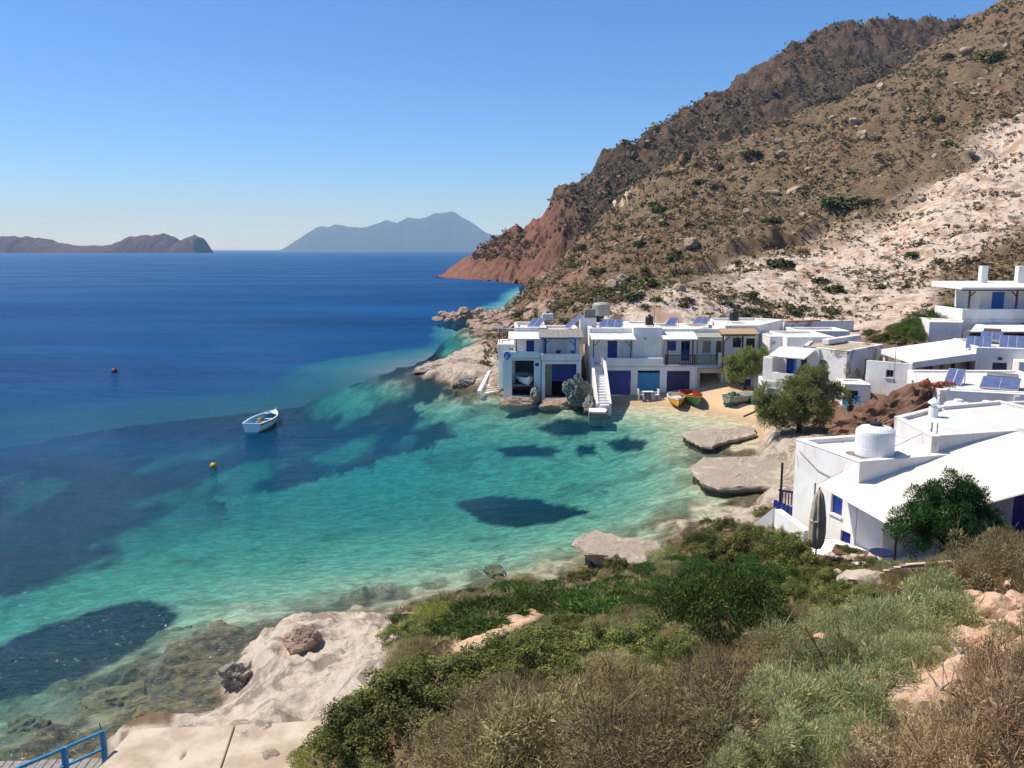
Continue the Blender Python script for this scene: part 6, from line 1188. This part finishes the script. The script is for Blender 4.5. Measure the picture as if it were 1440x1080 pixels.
ZN = [('dark', [(925, 800), (1000, 770), (1090, 790), (1120, 850), (1080, 890), (960, 900), (925, 860)]), ('grass', [(560, 900), (640, 845), (720, 835), (960, 775), (1000, 750), (960, 830), (800, 870), (700, 905), (620, 915)]),
      ('mastic', [(440, 1090), (470, 1000), (540, 930), (640, 925), (760, 880), (880, 880), (950, 920), (880, 960), (740, 960), (640, 1010), (560, 1090)]), ('mastic', [(960, 780), (1040, 730), (1140, 740), (1150, 800), (1240, 830), (1180, 870), (1120, 850), (960, 800)]),
      ('thorn', [(560, 1090), (640, 1000), (760, 950), (880, 960), (950, 910), (1080, 880), (1150, 890), (1110, 960), (1000, 1010), (960, 1090)]), ('rust', [(1240, 1100), (1310, 1010), (1460, 960), (1460, 1100)]),
      ('sage', [(960, 1100), (1000, 1010), (1110, 960), (1160, 890), (1240, 830), (1340, 830), (1330, 900), (1280, 960), (1240, 1010), (1240, 1100)]), ('olive', [(1330, 860), (1330, 800), (1460, 750), (1460, 850)])]
BARE = [[(615, 935), (660, 880), (735, 850), (790, 838), (785, 862), (700, 905), (650, 945)], [(1240, 1045), (1290, 965), (1350, 885), (1380, 835), (1460, 840), (1460, 940), (1340, 1000), (1270, 1050)], [(1010, 1005), (1110, 1010), (1105, 1040), (1030, 1045)], [(250, 1030), (300, 900), (390, 850), (552, 835), (560, 895), (530, 960), (470, 1000), (405, 1090), (250, 1090)], [(830, 1060), (900, 1000), (920, 1010), (910, 1075), (850, 1085)]]
EXC = [np.array(T_), np.array([tuple(A+Vector((-.5, .5))), tuple(B2+Vector((-.5, -.3))), (15.5, 28.2), (19, 31), (26, 33), (26, 45), (13, 40)]), np.array([(-13, 12), (-3.8, 15.5), (-4.6, 19.2), (-12, 19.2)])]
# hero shrubs placed by hand
HERO = [('dark', 1025, 850, 1.75, 1.0, 'largest dark green juniper shrub, rising above the other bushes below the forecourt'), ('dark', 965, 845, 1.1, .95, None), ('dark', 1075, 815, 1.2, .9, None), ('mastic', 1050, 765, 1.3, .9, None), ('mastic', 1110, 775, 1.2, .95, None), ('mastic', 1000, 780, 1.1, .8, None), ('euph', 605, 862, .75, .95, 'bright yellow-green spurge bush above the end of the footpath'),
        ('mastic', 640, 960, 1.2, .8, None), ('mastic', 720, 930, 1.2, .8, None), ('mastic', 560, 1000, 1.25, .85, None), ('mastic', 500, 1040, 1.0, .85, None), ('mastic', 800, 915, 1.2, .75, None), ('mastic', 880, 905, 1.1, .8, None), ('thorn', 790, 1020, 1.25, .95, None), ('thorn', 700, 1040, 1.1, .9, None), ('thorn', 860, 985, 1.0, .9, None), ('thorn', 1040, 950, 1.2, .85, None), ('thorn', 970, 990, 1.1, .85, None), ('thorn', 1110, 905, 1.1, .85, None), ('thorn', 930, 1030, .9, .85, None),
        ('sage', 1190, 930, 1.0, .95, None), ('sage', 1260, 890, 1.1, .95, None), ('sage', 1150, 990, .85, 1.0, None), ('sage', 1215, 985, .75, 1.0, None), ('sage', 1110, 1040, .6, 1.0, None), ('sage', 1170, 1050, .55, 1.0, None), ('sage', 1040, 1065, .5, 1.0, None), ('sage', 1310, 850, 1.1, .9, None), ('euph', 1050, 1085, .42, .9, 'pale yellow-green spurge bush at the bottom of the near slope'), ('euph', 450, 1062, .8, .8, 'yellow-green spurge bush beside the concrete terrace'), ('euph', 520, 985, .7, .7, None),
        ('olive', 1400, 800, 1.2, .9, None), ('olive', 1350, 815, 1.0, .85, None), ('olive', 1430, 780, 1.2, .9, None), ('rust', 1330, 1060, .5, 1.0, None), ('rust', 1400, 1050, .5, 1.0, None), ('rust', 1430, 1000, .55, 1.0, None), ('rust', 1270, 1075, .42, .9, None), ('rust', 1435, 930, .6, 1.2, None), ('grass', 690, 848, 1.1, .7, None), ('grass', 735, 836, 1.0, .7, None), ('grass', 830, 835, 1.0, .7, None), ('grass', 660, 870, 1.1, .8, None), ('grass', 850, 850, 1.2, .9, None), ('mastic', 575, 885, .8, .6, None), ('thorn', 585, 905, .6, .7, None), ('olive', 880, 945, .8, .7, None), ('sage', 1210, 1075, .4, 1.0, None), ('mastic', 1180, 845, .9, .6, None), ('thorn', 1270, 830, .55, .8, None), ('mastic', 1230, 840, .8, .6, None)]
placed = []
def lifted_hit(px_, py_, lift):
    d = raydir(px_, py_); t = np.exp(np.linspace(math.log(3.2), math.log(45), 420)); X_ = d[0]/d[1]*t; Z_ = CAM_Z+d[2]/d[1]*t; z = ground_zs(X_, t); b = np.nonzero(Z_ <= z+lift)[0]; return (X_[b[0]], t[b[0]]) if len(b) else None
for kind, px_, py_, R, hz, lab in HERO:
    q = lifted_hit(px_, py_, R*hz*.45)
    if q is None: continue
    placed.append((q[0], q[1], R)); shrub(kind, float(q[0]), float(q[1]), R, hz, lab=lab)
r_ = np.random.default_rng(91); zz_ = 0
cand = np.stack((r_.uniform(-8.5, 21, 2600), r_.uniform(3.6, 36.5, 2600)), 1); cz, cs_, cb_ = terrain(cand[:, 0], cand[:, 1]); cP = np.stack((cand[:, 0], cand[:, 1], cz+.2), 1); cpx = proj(cP)
for i in range(len(cand)):
    x, y = cand[i]
    if cs_[i] < .7 or cb_[i] > .2 or not (-120 < cpx[i, 0] < 1600) or cpx[i, 1] > 1200 or math.hypot(x, y) < 4.2: continue
    one_ = cpx[i:i+1]
    if any(poly_sd(one_, b)[0] > -2 for b in BARE) or any(poly_sd(cand[i:i+1], e_)[0] > -.35 for e_ in EXC): continue
    n_ = r_.normal(0, 14, 2); kind = next((k for k, pz in ZN if poly_sd(one_+n_, pz)[0] > 0), None) or r_.choice(['mastic', 'thorn', 'olive', 'sage'])
    R = r_.uniform(.4, .8)*(1 if y > 9 else .6)
    if any((x-a)**2+(y-b)**2 < (.62*(R+c_))**2 for a, b, c_ in placed): continue
    placed.append((x, y, R)); shrub(kind, float(x), float(y), float(R), float(r_.uniform(.7, 1.0))); zz_ += 1
    if zz_ > 270: break
print('shrubs', len(placed))
# litter and tiny plants between the shrubs
q = np.stack((r_.uniform(-8, 20, 22000), r_.uniform(3.5, 36, 22000)), 1); z_, s_, b_ = terrain(q[:, 0], q[:, 1]); P = np.stack((q[:, 0], q[:, 1], z_), 1); pp = proj(P); ok = (s_ > .5) & (b_ < .2)
for e_ in EXC: ok &= poly_sd(q, e_) < -.1
for b in (BARE[0], BARE[3]): ok &= poly_sd(pp, b) < 3
ok &= (poly_sd(pp, BARE[1]) < 0) | (r_.uniform(0, 1, len(q)) < .3)
P = P[ok]
def tuft(seed, n=9, h=.16):
    r2 = np.random.default_rng(seed); b = np.zeros((n, 3)); b[:, :2] = r2.normal(0, .05, (n, 2)); ax = unit(np.stack((r2.normal(0, .7, n), r2.normal(0, .7, n), np.ones(n)), 1))*h*r2.uniform(.5, 1.3, (n, 1)); sd_ = unit(np.cross(ax, r2.normal(size=(n, 3))))*.012; return np.stack((b-sd_, b+sd_, b+ax), 1).reshape(-1, 3), np.arange(3*n).reshape(-1, 3)
o = scatter_mesh('undergrowth', P, r_.uniform(.6, 1.5, len(P)), [tuft(k) for k in range(4)], F_OLIVE, 405); tag(o, 'dry low undergrowth covering the near slope between shrubs', 'undergrowth', kind='stuff')
# dead sticks
for i, (a_, b_) in enumerate((((1200, 940), (1290, 905)), ((1330, 985), (1300, 1010)), ((1230, 960), (1265, 925)), ((1360, 930), (1320, 965)), ((1290, 830), (1330, 822)), ((860, 930), (890, 900)))):
    p, q_ = hit_ground(*a_), hit_ground(*b_); S = empty('dead_branch', (p[0], p[1], p[2]), 0, 'bleached dead branch lying on the stony near slope', 'branch', 'dead branches on the near slope'); v_ = Vector(q_-p); pts = [Vector((0, 0, .06)), v_*.4+Vector((.05, .05, .16)), v_+Vector((0, 0, .08))]
    MB().tube(pts, [.035, .025, .01], 6).build('stem', M_GREYWOOD, S); MB().tube([pts[1], pts[1]+v_*.2+Vector((.12, -.1, .2))], [.015, .006], 5).build('twig', M_GREYWOOD, S); MB().tube([pts[1]*.6, pts[1]*.6+Vector((-.12, .15, .18))], [.014, .006], 5).build('twig', M_GREYWOOD, S)
S = empty('plank_pile', (14.2, 27.3, 1.6), 0, 'low pile of weathered boards below the forecourt beside the pine', 'boards')
for k in range(7): h = hit_ground(1255+k*9, 812, 14, 30); wb(MB().bar((h[0]-.6, h[1]+.02*k, h[2]+.12+.03*k), (h[0]+.7, h[1]-.15+.05*k, h[2]+.2+.03*k), .12, .03), 'board', M_GREYWOOD if k % 2 else M_RK_PINK, S)

# ------------------------------------------------------------------ trees
def tree(name, loc, label, Cl, nl, ll, lw, fm, trunk, r0, blade, seed, up=.3, jit=.7, fill=.4):
    S = empty(name, loc, 0, label, 'tree'); m = MB()
    m.tube([Vector(p) for p in trunk], [r0*(1-.35*i/(len(trunk)-1)) for i in range(len(trunk))], 9); m.build('trunk', M_BARK, S, smooth=True); top = trunk[-1]
    r2 = random.Random(seed); ids = list(range(len(Cl))); r2.shuffle(ids)
    for i in ids[:14]:
        b = Vector(trunk[-1]).lerp(Vector(trunk[-2]), r2.uniform(0, .8)); c_ = Vector(Cl[i][:3]); MB().tube([b, b.lerp(c_, .5)+Vector((0, 0, .1)), c_], [r0*.5, r0*.3, r0*.1], 6, False).build('limb', M_BARK, S)
    V, Fc, T = leaves(Cl, nl, ll, lw, seed, blade, up, fill, jit); np_mesh('crown', V, Fc, fm, False, {'tint': ('FLOAT', T)}, S); return S
def crown(parts, n, r0, r1, seed):
    r2 = np.random.default_rng(seed); out = []
    for (cx, cy, cz, rx_, ry_, rz_, k) in parts:
        d = unit(r2.normal(size=(int(n*k), 3))); q = r2.uniform(.5, 1.0, (int(n*k), 1))**.6; p = np.array((cx, cy, cz))+d*q*np.array((rx_, ry_, rz_)); out.append(np.c_[p, r2.uniform(r0, r1, len(p))])
    return np.concatenate(out)
b = W(1325, 800, 25.6); Cl = crown([(0, 0, 1.4, 1.2, 1.1, .75, 1), (-.95, .1, 1.0, .6, .6, .55, .5), (.95, 0, 1.1, .65, .6, .6, .55), (.0, -.2, .85, .9, .7, .45, .5), (.05, 0, 2.05, .6, .6, .45, .5), (.55, .1, 1.7, .55, .5, .5, .4), (-.5, 0, 1.7, .55, .5, .45, .4)], 70, .14, .24, 71)
tree('pine_tree', (b[0], 25.6, float(b[2])), 'small dark green pine with spreading crown before the shade sail', Cl*np.array((1.12, 1.12, 1.25, 1.15)), 70000, .07, .018, F_PINE, [(0, 0, -.4), (.03, 0, .3), (-.03, .03, .75), (.05, 0, 1.3)], .11, True, 72, .5, .7, .35)
b = W(1120, 640, 53.5); Cl = crown([(0, 0, 2.3, 1.9, 1.7, 1.5, 1), (-1.4, 0, 1.6, 1.2, 1.1, 1.2, .6), (1.3, 0, 1.7, 1.2, 1.1, 1.2, .6), (.3, 0, 3.2, 1.1, 1.0, .9, .5), (-.6, -.3, 1.2, 1.2, 1, .9, .4), (2.2, .2, 2.6, .7, .6, .5, .25), (-2.1, 0, 2.4, .6, .6, .6, .25), (.9, 0, 3.9, .6, .6, .5, .2)], 36, .2, .5, 73)
tree('tamarisk_tree', (b[0], 53.5, zg(b[0], 53.5)), 'broad feathery tamarisk tree on the shore beside the red rock', Cl, 40000, .20, .032, F_TAM, [(0, 0, -.3), (.1, 0, .5), (0, .1, 1.1), (.1, 0, 1.8)], .2, True, 74, .2, .7, .3)
b = W(1046, 553, 69); Cl = crown([(0, 0, 2.7, 1.2, 1.1, .95, 1), (-.7, -.2, 2.0, .8, .8, .8, .6), (.8, 0, 2.5, .8, .8, .9, .6), (.2, -.3, 3.3, .7, .6, .5, .4), (1.4, 0, 3.3, .45, .4, .4, .2), (-1.3, 0, 2.9, .4, .4, .4, .2)], 34, .18, .4, 75)
tree('tamarisk_tree', (b[0]+.1, 69.6, zg(b[0], 69.6)), 'slender tamarisk tree in front of the cane-awning boathouse', Cl, 26000, .18, .035, F_TAM, [(0, 0, -.3), (.15, 0, .6), (.05, .1, 1.3), (.2, 0, 2.1)], .13, True, 76, .2, .7, .3)
# bougainvillea on the flat house
b = W(1322, 541, 47.0); S = empty('bougainvillea', (b[0], 47.0, float(b[2])-.6), 0, 'crimson bougainvillea spilling over the corner of the flat-roofed house', 'plant'); Cl = np.array([(x_, random.uniform(-.2, .2), .55+random.uniform(-.15, .15), .2) for x_ in np.linspace(-1.0, .7, 12)]+[(.5+random.uniform(-.4, .6), -.6, -.35+random.uniform(-.2, .15), .14) for _ in range(5)])
V, Fc, T = leaves(Cl, 700, .08, .06, 77); np_mesh('flowers', V, Fc, F_FLOWER, False, {'tint': ('FLOAT', T)}, S)['kind'] = 'stuff'; V, Fc, T = leaves(Cl*np.array((1, 1, .9, 1)), 900, .1, .05, 78); np_mesh('foliage', V, Fc, F_MASTIC, False, {'tint': ('FLOAT', T)}, S); stems(Cl, 8, .025, 5, (0, .2, -.6)).build('stem', M_STEM, S)
b = G(1190, 772, 1.85); shrub('grass', float(b[0])+.1, min(float(b[1]), 30.3), .5, .8, z=1.78, lab='green tufted planting in the stone-edged planter'); b = G(1175, 770, 1.85); shrub('mastic', float(b[0])+.25, 30.6, .35, .7, z=1.78, lab='small leafy plant at the back of the stone-edged planter')
# bushes on the slope below the upper house
for i, (px_, py_, R) in enumerate(((1345, 440, 2.0), (1325, 447, 2.0), (1303, 452, 1.8), (1285, 462, 1.7), (1262, 468, 1.5), (1240, 470, 1.3), (1270, 475, 1.3), (1225, 462, 1.0), (1295, 470, 1.5), (1360, 430, 2.2), (1335, 436, 2.0), (1312, 442, 2.0), (1290, 452, 1.8), (1268, 458, 1.5))):
    h = hit_ground(px_, py_+8, 66, 110)
    if h is not None: shrub('dark' if i not in (4, 5, 6, 7) else 'mastic', float(h[0]), float(h[1]), R, .55, lab='dense green bush bank on the slope beside the upper house', grp=None)['group'] = 'green bush bank beside the upper house'
# hillside bushes: the largest ones as single plants, the rest as one scrub cover
def bush_mesh(seed, n, ll, lw, H=.65):
    Cl = dome(26, 1, H, .22, .36, seed, .4); V, Fc, T = leaves(Cl, n, ll, lw, seed, False, .5, .5, .7); return V, Fc, T
hb = []
for k in range(4):
    V, Fc, T = bush_mesh(800+k, 420, .22, .16); o = np_mesh('hill_bush', V, Fc, F_HILLG if k < 3 else F_HILL, False, {'tint': ('FLOAT', T)}); C.objects.unlink(o); hb.append(o.data)
NAMED = [(1095, 377, 2.2, 'dark bush on the white slope below the scarp'), (1180, 290, 3.2, 'large dark bush above the broken scarp'), (1152, 397, 1.2, 'small round bush on the white slope'), (1174, 410, 1.4, 'round dark bush low on the white slope'), (1390, 85, 3.6, 'wide dark bush high on the slope near the crest'), (1060, 222, 3.0, 'dark bush beside the reddish clearing'), (925, 298, 2.4, 'dark bush above the pale track'), (1222, 287, 1.8, 'bush at the inland end of the broken scarp')]
for i, (px_, py_, R, lb) in enumerate(NAMED):
    h = hit_ground(px_, py_, 84, 420)
    if h is not None: put('hill_bush', hb[i % 3], (h[0], h[1], h[2]-.1), (R, R, R*.75), i, lb)
BP = hill_points(56000, 84, 335, 411, lambda P, r2: (r2.uniform(0, 1, len(P)) < np.clip(.35+.65*sstep(-.35, .35, fbm(P[:, 0]/16, P[:, 1]/16, 4, 412)), 0, 1)*(1-wm(P)*(.86-.7*sstep(0, .4, fbm(P[:, 0]/11, P[:, 1]/11, 3, 415))))) & ~inv(P))
BS = np.exp(rng.normal(-.82, .42, len(BP)))*np.clip(BP[:, 1]/190, .62, 1.5)
order = np.argsort(-BS/np.hypot(BP[:, 0], BP[:, 1]))
for j, i in enumerate(order[:280]):
    s = float(BS[i])*1.15; put('hill_bush', hb[j % 4], tuple(BP[i]-np.array((0, 0, .05))), (s, s, s*.8), j*1.9, *hill_label('low rounded bush', 'bushes', BP[i], s > .95), cat='bush')
rest = order[280:]
def blob(seed):
    V, Fc, T = leaves(dome(7, 1, .62, .35, .5, seed, .3), 9, .7, .6, seed, False, .5, .6, .5); return V, Fc
o = scatter_mesh('scrub', BP[rest], BS[rest], [blob(820+k) for k in range(5)], F_HILL, 413); tag(o, 'low scrub covering the brown hillside', 'scrub', kind='stuff')
m = (rid_t > .05) & (rid_t < 1.02) & (rid_pts[:, 2] > 9); RP = rid_pts[m]; RP = RP[rng.choice(len(RP), 15000)]+rng.normal(0, 1.2, (15000, 3))*np.array((1, 1, .15)); RP = RP[fbm(RP[:, 0]/28, RP[:, 1]/28, 4, 421) > -.15]
o = scatter_mesh('scrub', RP, np.exp(rng.normal(-.15, .4, len(RP))), [blob(830+k) for k in range(4)], F_HILL, 414); tag(o, 'dark scrub covering the far ridge', 'scrub', kind='stuff')
# ------------------------------------------------------------------ air between here and the islands
hz = MB().box(-16000, 16000, -60, 16500, -26, 760).build('haze', None); nt = NT('haze'); nt.n.remove(nt.b); pv = nt.new('ShaderNodeVolumePrincipled'); pv.inputs['Color'].default_value = (.36, .64, 1.0, 1); pv.inputs['Absorption Color'].default_value = (1, 1, 1, 1); pv.inputs['Density'].default_value = 1.0e-4; pv.inputs['Anisotropy'].default_value = .0
nt.l.new(pv.outputs[0], nt.out.inputs['Volume']); hz.data.materials.append(nt.m); tag(hz, 'pale blue sea haze in the air', 'haze', kind='stuff')
